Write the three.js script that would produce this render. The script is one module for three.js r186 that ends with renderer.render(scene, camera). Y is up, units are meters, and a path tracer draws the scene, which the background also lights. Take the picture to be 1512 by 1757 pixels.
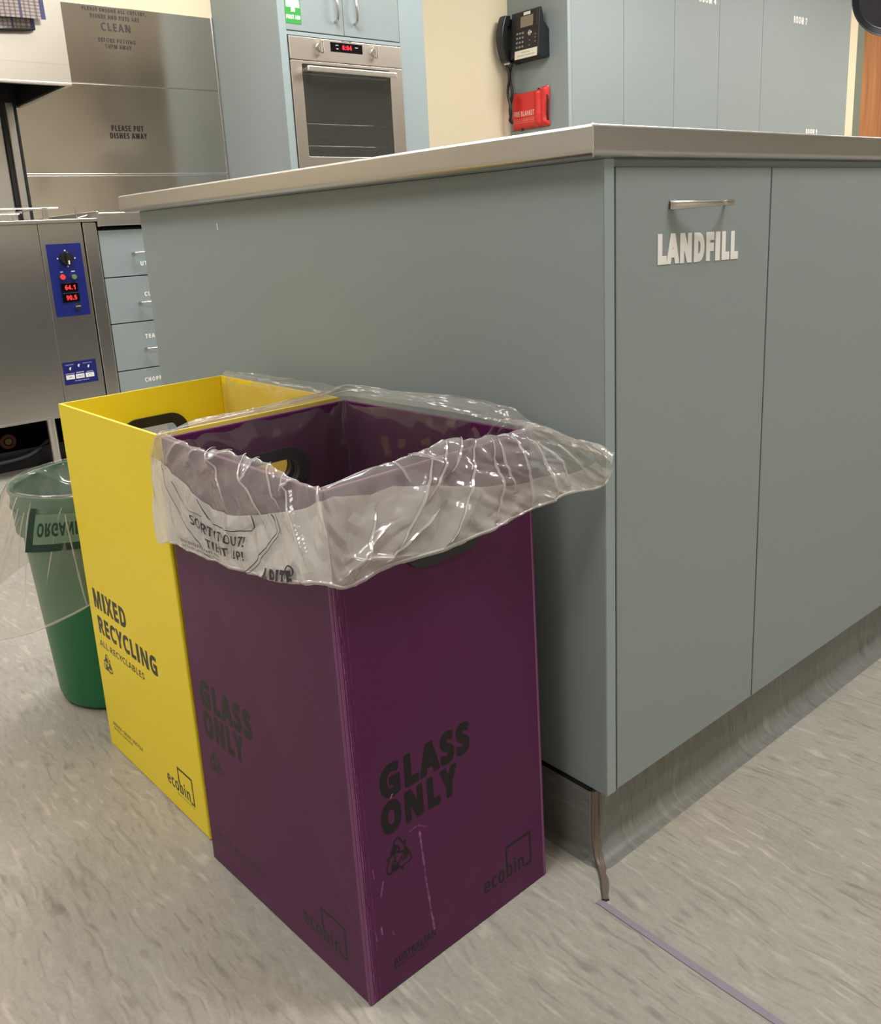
import * as THREE from 'three';
import { RoundedBoxGeometry } from 'three/addons/geometries/RoundedBoxGeometry.js';
import { TextGeometry } from 'three/addons/geometries/TextGeometry.js';
import { FontLoader } from 'three/addons/loaders/FontLoader.js';
import { RectAreaLightUniformsLib } from 'three/addons/lights/RectAreaLightUniformsLib.js';
import { mergeGeometries, mergeVertices } from 'three/addons/utils/BufferGeometryUtils.js';

// ------------------------------------------------------------------ camera, light, exposure
const scene = new THREE.Scene();
scene.background = new THREE.Color(0x050505);
const camera = new THREE.PerspectiveCamera(2 * Math.atan(878.5 / 1517.32) * 180 / Math.PI, 1512 / 1757, 0.05, 40);
camera.position.set(-0.7642, 0.8079, 0.6184);
camera.rotation.order = 'YXZ';
camera.rotation.set(-0.2501, -0.7008, -0.0532);
camera.setViewOffset(1512, 1757, 0, 103.8, 1512, 1757);
scene.add(camera);
const renderer = new THREE.WebGLRenderer({ antialias: true });
renderer.toneMapping = THREE.LinearToneMapping;
renderer.toneMappingExposure = 1.66;
renderer.shadowMap.enabled = true;
RectAreaLightUniformsLib.init();
const CEIL = 2.7;
const LAMP_COLOR = new THREE.Color(1.0, 0.965, 0.955);
const LAMP_POWER = 11;
const LAMPS = [[-1.7, 0.3, 'near the left wall, in front of the bins', .5], [-1.2, -2.0, 'in the far left corner', .65], [0.9, -2.05, 'over the dishwasher and drawers', 1], [3.0, -1.6, 'in front of the oven', 1], [0.85, 0.8, 'in front of the island', 1.03], [5.2, -1.1, 'added unseen to brighten the tall cupboards', 1.15], [7.2, -1.3, 'added unseen to brighten the wooden door end', 1.1]];  // last two panels are unseen, added to brighten the right end

// ------------------------------------------------------------------ helpers
const V = (x, y, z) => new THREE.Vector3(x, y, z);
let seed = 7;
const rnd = () => { seed = (seed * 1664525 + 1013904223) >>> 0; return seed / 4294967296; };
const used = {};
function numbered(n) { const k = used[n] = (used[n] ?? -1) + 1; return k ? `${n}_${String(k).padStart(3, '0')}` : n; }
function thing(name, label, category, pos = [0, 0, 0], group) {
  const o = new THREE.Group(); o.name = numbered(name); o.position.set(...pos);
  o.userData = { label, category }; if (group) o.userData.group = group;
  scene.add(o); return o;
}
// a part; geometry given in world coordinates when world = true is moved into the thing's frame
function part(name, geo, mat, parent, opts = {}) {
  const m = new THREE.Mesh(geo, mat); m.name = name; m.castShadow = m.receiveShadow = true;
  if (opts.label) m.userData.label = opts.label;
  if (opts.kind) m.userData.kind = opts.kind;
  if (parent) {
    if (opts.world !== false) { let p = parent, off = V(0, 0, 0); while (p && p !== scene) { off.add(p.position); p = p.parent; } m.position.copy(off.negate()); }
    parent.add(m);
  }
  return m;
}
function struct(name, geo, mat, label) {
  const m = new THREE.Mesh(geo, mat); m.name = numbered(name); m.castShadow = m.receiveShadow = true;
  m.userData = { kind: 'structure', label }; scene.add(m); return m;
}
function box(x0, y0, z0, x1, y1, z1, r = 0) {
  const w = Math.abs(x1 - x0), h = Math.abs(y1 - y0), d = Math.abs(z1 - z0);
  const g = r > 0 ? new RoundedBoxGeometry(w, h, d, 3, Math.min(r, w / 2.01, h / 2.01, d / 2.01)) : new THREE.BoxGeometry(w, h, d);
  g.translate((x0 + x1) / 2, (y0 + y1) / 2, (z0 + z1) / 2); return boxUV(g);
}
// uv in metres by dominant normal
function boxUV(g) {
  g = g.index ? g.toNonIndexed() : g;
  const p = g.attributes.position, n = g.attributes.normal, uv = new Float32Array(p.count * 2);
  for (let i = 0; i < p.count; i += 3) {
    const nx = Math.abs(n.getX(i) + n.getX(i + 1) + n.getX(i + 2)), ny = Math.abs(n.getY(i) + n.getY(i + 1) + n.getY(i + 2)), nz = Math.abs(n.getZ(i) + n.getZ(i + 1) + n.getZ(i + 2));
    for (let k = i; k < i + 3; k++) {
      const x = p.getX(k), y = p.getY(k), z = p.getZ(k);
      if (ny >= nx && ny >= nz) { uv[2 * k] = x; uv[2 * k + 1] = z; } else if (nx >= nz) { uv[2 * k] = z; uv[2 * k + 1] = y; } else { uv[2 * k] = x; uv[2 * k + 1] = y; }
    }
  }
  g.setAttribute('uv', new THREE.BufferAttribute(uv, 2)); return g;
}
function tube(pts, r, seg = 40, rad = 10, closed = false) { return new THREE.TubeGeometry(new THREE.CatmullRomCurve3(pts, closed, 'catmullrom', 0.5), seg, r, rad, closed); }
function cyl(a, b, r0, r1 = r0, n = 24) {
  const d = b.clone().sub(a), g = new THREE.CylinderGeometry(r1, r0, d.length(), n);
  g.applyQuaternion(new THREE.Quaternion().setFromUnitVectors(V(0, 1, 0), d.clone().normalize()));
  g.translate((a.x + b.x) / 2, (a.y + b.y) / 2, (a.z + b.z) / 2); return g;
}
function extr(shape, depth, bevel = 0, curveSegments = 12) {
  return new THREE.ExtrudeGeometry(shape, { depth, bevelEnabled: bevel > 0, bevelSize: bevel, bevelThickness: bevel, bevelSegments: 2, curveSegments });
}
function rrect(w, h, r, cx = 0, cy = 0, S = THREE.Shape) {
  const s = new S(), x = cx - w / 2, y = cy - h / 2;
  s.moveTo(x + r, y); s.lineTo(x + w - r, y); s.absarc(x + w - r, y + r, r, -Math.PI / 2, 0); s.lineTo(x + w, y + h - r); s.absarc(x + w - r, y + h - r, r, 0, Math.PI / 2);
  s.lineTo(x + r, y + h); s.absarc(x + r, y + h - r, r, Math.PI / 2, Math.PI); s.lineTo(x, y + r); s.absarc(x + r, y + r, r, Math.PI, Math.PI * 1.5); return s;
}
const FONT = await new FontLoader().loadAsync('fonts/droid/droid_sans_bold.typeface.json');
// raised vinyl lettering: lower left corner at the origin, scaled to width w and height h, facing +z
const CAP = (() => { const g = new TextGeometry('H', { font: FONT, size: 1, depth: .1, bevelEnabled: false }); g.computeBoundingBox(); return g.boundingBox.max.y; })();
function letters(str, w, h, fat = 0, thick = 0.0006, track = .07) {
  const gs = []; let x = 0;
  for (const ch of str) {
    const gl = FONT.data.glyphs[ch] || FONT.data.glyphs['?'];
    if (ch === 'I') { const g = new THREE.BoxGeometry(.28 * CAP + 2 * fat, CAP + 2 * fat, .14).translate(x + .24 * CAP, CAP / 2, .05).toNonIndexed(); gs.push(g); x += .48 * CAP + track + 2 * fat; continue; }
    if (ch !== ' ') { const g = new TextGeometry(ch, { font: FONT, size: 1, depth: 0.1, curveSegments: 4, bevelEnabled: fat > 0, bevelSize: fat, bevelThickness: 0.02, bevelSegments: 1 }); g.translate(x, 0, 0); gs.push(g); }
    x += gl.ha / FONT.data.resolution + track + 2 * fat;
  }
  const g = mergeGeometries(gs);
  g.computeBoundingBox(); const b = g.boundingBox;
  g.translate(-b.min.x, -b.min.y, -b.min.z); g.scale(w / (b.max.x - b.min.x), h / (b.max.y - b.min.y), thick / (b.max.z - b.min.z)); return g;
}
// ------------------------------------------------------------------ noise and textures
function hash(x, y, s) { let h = Math.imul(x, 374761393) + Math.imul(y, 668265263) + Math.imul(s, 2147483647 ^ 0x5bd1e995); h = Math.imul(h ^ (h >>> 13), 1274126177); return ((h ^ (h >>> 16)) >>> 0) / 4294967296; }
function vnoise(x, y, px, py, s) {          // tileable value noise
  const xi = Math.floor(x), yi = Math.floor(y); let fx = x - xi, fy = y - yi; fx = fx * fx * (3 - 2 * fx); fy = fy * fy * (3 - 2 * fy);
  const m = (a, p) => ((a % p) + p) % p, x0 = m(xi, px), x1 = m(xi + 1, px), y0 = m(yi, py), y1 = m(yi + 1, py);
  const a = hash(x0, y0, s), b = hash(x1, y0, s), c = hash(x0, y1, s), d = hash(x1, y1, s);
  return a + (b - a) * fx + (c - a) * fy + (a - b - c + d) * fx * fy;
}
function dataTex(w, h, fn, srgb, repeat) {
  const d = new Uint8Array(w * h * 4);
  for (let y = 0; y < h; y++) for (let x = 0; x < w; x++) { const c = fn(x / w, y / h); const i = (y * w + x) * 4; for (let k = 0; k < 3; k++) d[i + k] = Math.max(0, Math.min(255, Array.isArray(c) ? c[k] : c)); d[i + 3] = 255; }
  const t = new THREE.DataTexture(d, w, h); t.magFilter = THREE.LinearFilter; t.minFilter = THREE.LinearMipmapLinearFilter; t.generateMipmaps = true;
  t.wrapS = t.wrapT = THREE.RepeatWrapping; if (srgb) t.colorSpace = THREE.SRGBColorSpace; if (repeat) t.repeat.set(...repeat); t.needsUpdate = true; return t;
}
function canvasTex(w, h, draw) {
  const c = document.createElement('canvas'); c.width = w; c.height = h; const x = c.getContext('2d'); draw(x, w, h);
  const t = new THREE.CanvasTexture(c); t.colorSpace = THREE.SRGBColorSpace; t.anisotropy = 8; return t;
}
const std = (o) => new THREE.MeshStandardMaterial(o), phy = (o) => new THREE.MeshPhysicalMaterial(o);

// vinyl floor: marbled, streaked along z; 2 m tile
const floorTex = dataTex(2048, 2048, (u, v) => {
  const wob = 0.010 * (vnoise(u * 10, v * 8, 10, 8, 3) - .5) + 0.006 * (vnoise(u * 50, v * 36, 50, 36, 4) - .5) + .002 * (vnoise(u * 150, v * 110, 150, 110, 5) - .5);
  const uu = u + wob;
  const big = vnoise(u * 6, v * 4, 6, 4, 11), mid = vnoise(uu * 40, v * 10, 40, 10, 12), gate = vnoise(u * 22, v * 16, 22, 16, 19);
  const st = vnoise(uu * 400, v * 62, 400, 62, 13), st2 = vnoise(uu * 480, v * 70, 480, 70, 14), st3 = vnoise(uu * 230, v * 34, 230, 34, 16), fine = vnoise(u * 900, v * 700, 900, 700, 15), f2 = vnoise(uu * 620, v * 130, 620, 130, 20);
  const light = Math.max(0, st - .7) / .3 * (.35 + gate), dark = Math.max(0, .3 - st2) / .3 * (1.25 - gate), d3 = Math.max(0, .24 - st3) / .24;
  const k = 164 + 8 * (big - .5) + 9 * (mid - .5) + 24 * light - 24 * dark - 17 * d3 * (1.2 - gate) + 9 * (fine - .5) + 9 * (f2 - .5);
  const warm = 4 * (vnoise(u * 12, v * 7, 12, 7, 17) - .5);
  return [k + 1 + warm, k - 3, k - 14 - warm];
}, true, [0.5, 0.5]);
const floorBump = dataTex(512, 512, (u, v) => 128 + 60 * (vnoise(u * 200, v * 150, 200, 150, 5) - .5) + 60 * (vnoise(u * 60, v * 40, 60, 40, 6) - .5), false, [2, 2]);
// brushed steel: roughness / bump streaked along u, smudges
const brush = dataTex(1024, 1024, (u, v) => 128 + 70 * (vnoise(u * 12, v * 500, 12, 500, 21) - .5) + 40 * (vnoise(u * 30, v * 900, 30, 900, 22) - .5), false, [2, 2]);
const smudge = dataTex(512, 512, (u, v) => { const w = .15 * (vnoise(u * 4, v * 4, 4, 4, 37) - .5); const a = vnoise(u * 5 + w * 5, v * 5, 5, 5, 31), b = vnoise((u + w) * 14, v * 11, 14, 11, 32), c = vnoise(u * 60, v * 50, 60, 50, 33); return 120 + 90 * (a - .5) + 60 * (b - .5) + 14 * (c - .5); }, false, [1.2, 1.2]);
const wavy = dataTex(512, 512, (u, v) => { const w = .2 * (vnoise(u * 3, v * 3, 3, 3, 47) - .5); return 128 + 150 * (vnoise((u + w) * 4, v * 3, 4, 3, 41) - .5) + 30 * (vnoise(u * 11, (v + w) * 9, 11, 9, 42) - .5); }, false, [0.9, 0.9]);
const speck = dataTex(512, 512, (u, v) => 128 + 80 * (vnoise(u * 256, v * 256, 256, 256, 51) - .5) + 40 * (vnoise(u * 128, v * 128, 128, 128, 52) - .5), false, [6, 6]);
const woodTex = dataTex(512, 1024, (u, v) => {
  const w = .06 * (vnoise(u * 5, v * 3, 5, 3, 61) - .5); const g = vnoise((u + w) * 26, v * 3, 26, 3, 62), f = vnoise((u + w) * 150, v * 14, 150, 14, 63), r = .5 + .5 * Math.sin((u + w * 2.5) * 60 + 4 * vnoise(u * 3, v * 2, 3, 2, 64));
  const k = .55 * g + .2 * f + .25 * r; return [150 + 55 * (k - .4), 92 + 46 * (k - .4), 48 + 30 * (k - .4)];
}, true, [1.2, .6]);

const M = {
  laminate: std({ color: 0x8f9a9a, roughness: .48, bumpMap: speck, bumpScale: .00012 }),
  edge: std({ color: 0x97a6a7, roughness: .45 }),
  carcass: std({ color: 0x24282a, roughness: .8 }),
  steel: std({ color: new THREE.Color(.60, .58, .55), metalness: 1, roughness: .3, bumpMap: brush, bumpScale: .00006 }),
  splash: std({ color: new THREE.Color(.66, .62, .56), metalness: 1, roughness: .13, bumpMap: wavy, bumpScale: .0022 }),
  hood: std({ color: new THREE.Color(.72, .68, .60), metalness: 1, roughness: .34, bumpMap: wavy, bumpScale: .003 }),
  darksteel: std({ color: new THREE.Color(.62, .60, .555), metalness: 1, roughness: .3, bumpMap: brush, bumpScale: .00008 }),
  chrome: std({ color: new THREE.Color(.72, .71, .69), metalness: 1, roughness: .16 }),
  satin: std({ color: new THREE.Color(.62, .60, .57), metalness: 1, roughness: .24 }),
  black: std({ color: 0x131415, roughness: .5 }),
  blackgloss: std({ color: 0x0b0c0e, roughness: .12 }),
  blackplastic: std({ color: 0x1b1c1f, roughness: .42 }),
  cream: std({ color: 0xe9dcbc, roughness: .85, bumpMap: speck, bumpScale: .0002 }),
  white: std({ color: 0xe8e6e0, roughness: .6 }),
  vinylwhite: std({ color: 0xf4f4f0, roughness: .5 }),
  vinylblack: std({ color: 0x16161a, roughness: .5 }),
  vinylgrey: std({ color: 0x3f3a36, roughness: .45 }),
  wood: std({ map: woodTex, roughness: .45 }),
  frame: std({ color: 0x6c7669, roughness: .5 }),
  floor: std({ map: floorTex, roughness: .42, bumpMap: floorBump, bumpScale: .0004 }),
  ceiling: std({ color: 0xe9e5da, roughness: .9 }),
};

// ------------------------------------------------------------------ room
struct('floor', box(-3.4, -.12, -3.5, 8.6, 0, 3.6), M.floor, 'grey beige marbled vinyl floor');
struct('ceiling', box(-3.4, CEIL, -3.5, 8.6, CEIL + .12, 3.6), M.ceiling, 'pale ceiling above the kitchen');
struct('wall_back', box(-3.4, 0, -3.42, 8.6, CEIL, -3.27), M.cream, 'cream painted back wall');
struct('wall_left', box(-3.4, 0, -3.27, -3.25, CEIL, 3.5), std({ color: 0xc6c3bd, roughness: .8 }), 'pale blue grey side wall left of the camera');
struct('wall_right', box(8.4, 0, -3.27, 8.55, CEIL, 3.5), M.cream, 'cream painted side wall on the far right');
struct('wall_front', box(-3.4, 0, 3.45, 8.6, CEIL, 3.6), std({ color: 0xf3ecdc, roughness: .85 }), 'cream painted wall behind the camera');
struct('reflection_partition', box(3.36, 0, 3.0, 8.4, CEIL, 3.45), std({ color: 0xa3a39b, roughness: .7 }), 'grey partition added unseen behind the camera to shape the steel reflection');  // unseen block, added for its grey reflection in the splashback

// lights: panel fittings in the ceiling
LAMPS.forEach(([x, z, where, power]) => {
  const t = thing('ceiling_light', '', 'ceiling light', [x, CEIL, z], 'ceiling light panels');
  t.userData.label = `white rectangular ceiling light panel ${where}`;
  const fr = rrect(1.26, .66, .01); fr.holes.push(rrect(1.18, .58, .005, 0, 0, THREE.Path));
  const fg = extr(fr, .02); fg.rotateX(Math.PI / 2); part('frame', fg, M.white, t, { world: false });
  part('diffuser', new THREE.BoxGeometry(1.18, .008, .58).translate(0, -.008, 0), std({ color: 0xffffff, emissive: LAMP_COLOR, emissiveIntensity: 3, roughness: .6 }), t, { world: false });
  const l = new THREE.RectAreaLight(LAMP_COLOR, LAMP_POWER * power, 1.16, .56); l.position.set(x, CEIL - .03, z); l.rotation.x = -Math.PI / 2; scene.add(l);
});

// weld seam in the floor
{
  const s = new THREE.Shape(); const L = [], Rr = [];
  for (let i = 0; i <= 40; i++) { const z = .03 + i * .06; const w = .0034 + .0016 * vnoise(i * .7, 1, 99, 9, 71), o = .0022 * (vnoise(i * .5, 2, 99, 9, 72) - .5); L.push([-.0545 + o - w, z]); Rr.unshift([-.0545 + o + w, z]); }
  [...L, ...Rr].forEach(([x, z], i) => i ? s.lineTo(x, z) : s.moveTo(x, z));
  const g = extr(s, .0012); g.rotateX(Math.PI / 2); g.translate(0, .0012, 0);
  part('weld_seam', g, std({ color: 0x8f8b95, roughness: .35 }), scene.getObjectByName('floor'), { world: false, label: 'lilac grey weld line in the vinyl' });
}
// coved vinyl skirting round the island plinth
{
  const RF = .022, RL = .009, X = 2.6, zf = -.020, x0 = -.004, zb = -1.19;   // plinth front face z = zf, left face x = x0
  const profile = R => { const prof = [[0, .1005], [0, .09], [0, R + .004]]; for (let i = 0; i <= 8; i++) { const a = i / 8 * Math.PI / 2; prof.push([R - R * Math.cos(a), R - R * Math.sin(a) + .0012]); } prof.push([R + .003, .0003]); return prof; };
  const path = []; path.push([X, zf, 0, 1]); path.push([x0 + .006, zf, 0, 1]); for (let i = 1; i < 6; i++) { const a = i / 6 * Math.PI / 2; path.push([x0 + .006 - .006 * Math.sin(a), zf - .006 + .006 * Math.cos(a), -Math.sin(a), Math.cos(a)]); } path.push([x0, zf - .006, -1, 0]); path.push([x0, zb, -1, 0]);
  const dense = []; for (let i = 0; i < path.length - 1; i++) { const n = i === 0 || i === path.length - 2 ? 30 : 1; for (let k = 0; k < n; k++) dense.push(path[i].map((a, j) => a + (path[i + 1][j] - a) * k / n)); } dense.push(path[path.length - 1]);
  const pos = [], uv = [], idx = [], col = []; let run = 0;
  dense.forEach((q, i) => { if (i) run += Math.hypot(q[0] - dense[i - 1][0], q[1] - dense[i - 1][1]); let d = 0; const prof = profile(RF + (RL - RF) * Math.max(0, -q[2])); prof.forEach((p, j) => { if (j) d += Math.hypot(p[0] - prof[j - 1][0], p[1] - prof[j - 1][1]); pos.push(q[0] + q[2] * p[0], p[1], q[1] + q[3] * p[0]); uv.push(q[0] + q[2] * d * .99, q[1] + q[3] * d); }); });
  const m = profile(RF).length; for (let i = 0; i < dense.length - 1; i++) for (let j = 0; j < m - 1; j++) { const a = i * m + j, b = a + m; idx.push(a, b, a + 1, b, b + 1, a + 1); }
  const g = new THREE.BufferGeometry(); g.setAttribute('position', new THREE.Float32BufferAttribute(pos, 3)); g.setAttribute('uv', new THREE.Float32BufferAttribute(uv, 2)); g.setIndex(idx); g.computeVertexNormals();
  const sk = struct('baseboard_island', g, std({ map: floorTex, color: 0xbcc2c6, roughness: .36, side: THREE.DoubleSide }), 'coved grey vinyl skirting round the foot of the island');  // floor vinyl tinted darker to carry the shade under the overhang
  part('plinth', box(x0 + .004, 0, zb, X, .1, zf - .004), M.carcass, sk, { world: false });
  // ragged sealant up the corner, running out to the floor seam
  const ys = [[.101, 0, 0], [.07, 0, 0], [.04, 0, .0003], [.022, -.002, .003], [.009, -.006, .009], [.0025, -.013, .019], [.0015, -.024, .032], [.001, -.040, .046], [.0008, -.052, .056]];
  const ribs = []; for (let k = 0; k < 7; k++) { const o = (k - 3) * .0021, c = []; ys.forEach(([y, dx, dz], i) => { const j = .0022 * (1 + i * .18) * (hash(i, k, 75) - .5); c.push(V(x0 + .0075 + dx + o * (1 - .1 * i) + j, y + .001 * hash(i, k, 77), zf + .0006 + dz - Math.max(0, -o) * .3 + j * .6)); }); ribs.push(tube(c, .0016 + .0016 * hash(k, 3, 76), 70, 6)); }
  const tg = mergeGeometries(ribs);
  part('corner_sealant', tg, std({ color: 0x6b6055, roughness: .4 }), sk, { world: false, label: 'ragged brown sealant up the skirting corner' });
}

// ------------------------------------------------------------------ island
const HB = .1036, HT = .862;
function dHandle(x0, x1, y, z, r = .0055, drop = 0) {   // bow handle along x, standing off towards +z
  // tapered bow: thick flared foot on the left running out into a flat bar that turns back into the door
  const P = [[0, 0, .0085], [.004, .004, .0082], [.022, .012, .0072], [.05, .018, .0062], [.075, .0205, .0058], [.094, .0205, .0056], [.104, .0185, .0056], [.111, .0140, .0056], [.1150, .0070, .0056], [.117, -.002, .0056]];
  const L = x1 - x0, curve = new THREE.CatmullRomCurve3(P.map(q => V(x0 + q[0] / .117 * L, y, z + q[1]))), rc = new THREE.CatmullRomCurve3(P.map(q => V(q[2], 0, 0))), N = 70, g = new THREE.TubeGeometry(curve, N, 1, 14), p = g.attributes.position;
  for (let i = 0; i <= N; i++) { const c = curve.getPointAt(i / N), k = rc.getPoint(i / N).x * .66; for (let j = 0; j <= 14; j++) { const q = i * 15 + j; p.setXYZ(q, c.x + (p.getX(q) - c.x) * k * .8, c.y + (p.getY(q) - c.y) * k, c.z + (p.getZ(q) - c.z) * k * .8); } }
  g.computeVertexNormals();
  return g;
}
{
  const t = thing('island_cabinet', 'grey green island cabinet with the landfill door and long plain end panel', 'cabinet', [0, 0, 0]);
  part('end_panel', box(0, HB, -1.2026, .0178, .8662, 0, .0008), M.laminate, t, { label: 'long plain grey end panel' });
  part('paint_chip', extr(rrect(.0025, .012, .0012), .0003).rotateY(-Math.PI / 2).translate(-.0002, .826, -.87), M.vinylwhite, t, { label: 'small pale chip' });
  part('edge_strip', box(.0008, HB, -.0004, .017, .8662, .0008), M.edge, t, { label: 'pale blue green edging strip' });
  part('carcass', box(.018, HB + .002, -1.18, .339, HT, -.022), M.carcass, t);
  part('top_rail', box(.0185, .8588, -.02, 1.54, .8664, -.009), M.edge, t);
  const d = part('door', box(.0212, HB, -.0185, .3378, HT - .004, 0, .0012), M.laminate, t);
  // handle: flat tapered bow
  const h = dHandle(.1187, .232, .8165, 0, .0058); h.scale(1, 1, 1);
  part('handle', h, M.satin, d, { label: 'brushed steel bow handle' });
  const lt = letters('LANDFILL', .168, .0345, .075, .0005, -.05); const sh = new THREE.Matrix4().makeTranslation(.0955, .7512, .0002); lt.applyMatrix4(sh);
  // the word runs slightly downhill
  const p = lt.attributes.position; for (let i = 0; i < p.count; i++) p.setY(i, p.getY(i) - (p.getX(i) - .0955) * .02); lt.computeVertexNormals();
  part('lettering', lt, M.vinylwhite, d, { label: 'large white letters' });
  const t2 = thing('island_cabinet', 'plain grey green island cabinet to the right of the landfill door', 'cabinet', [0, 0, 0]);
  part('door', box(.3408, HB, -.0185, .94, HT - .004, 0, .0012), M.laminate, t2);
  part('carcass', box(.3395, HB + .002, -1.18, 2.58, HT, -.022), M.carcass, t2);
  part('door', box(.943, HB, -.0185, 1.54, HT - .004, 0, .0012), M.laminate, t2);
  // worktop
  const w = thing('worktop', 'brushed stainless steel worktop with rolled edge on the grey island', 'worktop', [0, 0, 0]);
  const X0 = -.0281, X1 = 2.62, Z0 = .010, Z1 = -1.234, Y0 = .8665, Y1 = .9;
  // profile swept round: rolled top edge, face, tucked lower lip
  const prof = [[-.010, Y1 + .0], [-.004, Y1 - .0003], [-.0012, Y1 - .0014], [0, Y1 - .004], [0, Y0 + .009], [-.001, Y0 + .005], [-.004, Y0 + .0018], [-.009, Y0], [-.03, Y0]];
  const ring = [[X0, Z1, -1, -1], [X1, Z1, 1, -1], [X1, Z0, 1, 1], [X0, Z0, -1, 1]];
  const gs = [];
  for (let k = 0; k < 4; k++) {
    const a = ring[k], b = ring[(k + 1) % 4], pos = [], uv = [], idx = [];
    for (const [q, e] of [[a, 0], [b, 1]]) { let d = 0; prof.forEach(([o, y], j) => { if (j) d += Math.hypot(o - prof[j - 1][0], y - prof[j - 1][1]); pos.push(q[0] + q[2] * o, y, q[1] + q[3] * o); uv.push(e * Math.hypot(b[0] - a[0], b[1] - a[1]), d); }); }
    const m = prof.length; for (let j = 0; j < m - 1; j++) idx.push(j, j + 1, m + j, m + j, j + 1, m + j + 1);
    const g = new THREE.BufferGeometry(); g.setAttribute('position', new THREE.Float32BufferAttribute(pos, 3)); g.setAttribute('uv', new THREE.Float32BufferAttribute(uv, 2)); g.setIndex(idx); g.computeVertexNormals(); gs.push(g.toNonIndexed());
  }
  const eg = mergeGeometries(gs);
  const wsteel = M.steel.clone(); wsteel.side = THREE.DoubleSide; wsteel.color.setRGB(.60, .595, .60);
  part('top_sheet', box(X0 + .009, Y1 - .003, Z1 + .009, X1 - .009, Y1, Z0 - .009), wsteel, w);
  part('rolled_edge', eg, wsteel, w);
  part('core', box(X0 + .03, .8668, Z1 + .03, X1 - .03, Y1 - .004, Z0 - .018), M.carcass, w);
  part('corner_seam', tube([V(X0 + .006, Y1 + .0002, Z0 - .006), V(X0 + .0006, Y1 - .0016, Z0 - .0006), V(X0 - .0002, Y1 - .005, Z0 + .0002), V(X0 - .0002, Y0 + .008, Z0 + .0002), V(X0 + .003, Y0 + .001, Z0 - .003)], .0011, 30, 8), M.chrome, w);
}

// ------------------------------------------------------------------ square bins
const H = .578;
const purpleCorners = { B: { F: [-.3463, -.0405], L: [-.3599, -.3773], R: [-.0657, -.0457], K: [-.079, -.3825] }, T: { F: [-.3512, -.0416], L: [-.3525, -.3854], R: [-.0634, -.0563], K: [-.0786, -.3953] } };
const yellowCorners = { B: { F: [-.3468, -.4134], L: [-.3535, -.7582], R: [-.068, -.42], K: [-.0745, -.765] }, T: { F: [-.3504, -.4071], L: [-.3553, -.7463], R: [-.0735, -.417], K: [-.0765, -.7665] } };
function faceMap(C, a, b) {
  const f = (u, v) => { const l = (p, q, s) => p + (q - p) * s; const B = [0, 1].map(i => l(C.B[a][i], C.B[b][i], u)), T = [0, 1].map(i => l(C.T[a][i], C.T[b][i], u)); return V(l(B[0], T[0], v), v * H, l(B[1], T[1], v)); };
  const n = f(.5 + .01, .5).sub(f(.5, .5)).cross(f(.5, .51).sub(f(.5, .5))).normalize();
  const c = V((C.B.F[0] + C.B.K[0]) / 2, H / 2, (C.B.F[1] + C.B.K[1]) / 2); if (n.dot(f(.5, .5).sub(c)) < 0) n.negate();
  const w = f(0, .5).distanceTo(f(1, .5));
  return { w, n, at: (x, y, z) => f(x / w, y / H).addScaledVector(n, z) };
}
function mapGeo(g, fm) {   // local (metres across, metres up, out) -> world
  const p = g.attributes.position, uv = new Float32Array(p.count * 2);
  for (let i = 0; i < p.count; i++) { const x = p.getX(i), y = p.getY(i); uv[2 * i] = x / fm.w; uv[2 * i + 1] = y / H; const q = fm.at(x, y, p.getZ(i)); p.setXYZ(i, q.x, q.y, q.z); }
  g.setAttribute('uv', new THREE.BufferAttribute(uv, 2)); g.computeVertexNormals(); return g;
}
function txt(c, s, x, y, w, h, color, fat) {      // text in a box: top left corner, width w, cap height h
  c.save(); c.font = 'bold 200px sans-serif'; const cap = 200 * .714, gap = (fat || 0) * .75, adv = [...s].map(ch => (ch === 'I' ? 72 : c.measureText(ch).width) + gap), mw = adv.reduce((a, b) => a + b, 0);
  c.translate(x, y + h); c.scale(w / mw, h / cap); c.fillStyle = c.strokeStyle = color; c.lineJoin = 'round'; c.textBaseline = 'alphabetic'; if (fat) c.lineWidth = fat;
  let q = 0; [...s].forEach((ch, i) => { if (ch === 'I') { c.fillRect(q + 16, -cap, 40, cap); if (fat) c.strokeRect(q + 16, -cap, 40, cap); } else { if (fat) c.strokeText(ch, q, 0); c.fillText(ch, q, 0); } q += adv[i]; });
  c.restore();
}
function recycle(c, cx, cy, r, color, line) {
  c.save(); c.translate(cx, cy); c.strokeStyle = c.fillStyle = color; c.lineWidth = line; c.lineJoin = 'round';
  for (let k = 0; k < 3; k++) {
    c.save(); c.rotate(k * 2 * Math.PI / 3);
    // bent ribbon over the top corner: hollow half and filled half, with arrow head
    c.beginPath(); c.moveTo(-r * .50, -r * .36); c.lineTo(-r * .20, -r * .88); c.quadraticCurveTo(0, -r * 1.1, r * .2, -r * .88); c.lineTo(r * .40, -r * .52); c.lineTo(r * .56, -r * .62); c.lineTo(r * .42, -r * .10); c.lineTo(-r * .06, -r * .26); c.lineTo(r * .12, -r * .36); c.lineTo(-r * .02, -r * .62); c.lineTo(-r * .25, -r * .2); c.closePath(); c.stroke();
    c.beginPath(); c.moveTo(-r * .50, -r * .36); c.lineTo(-r * .25, -r * .80); c.lineTo(r * .0, -r * .62); c.lineTo(-r * .25, -r * .2); c.closePath(); c.fill();
    c.restore();
  }
  c.restore();
}
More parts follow.
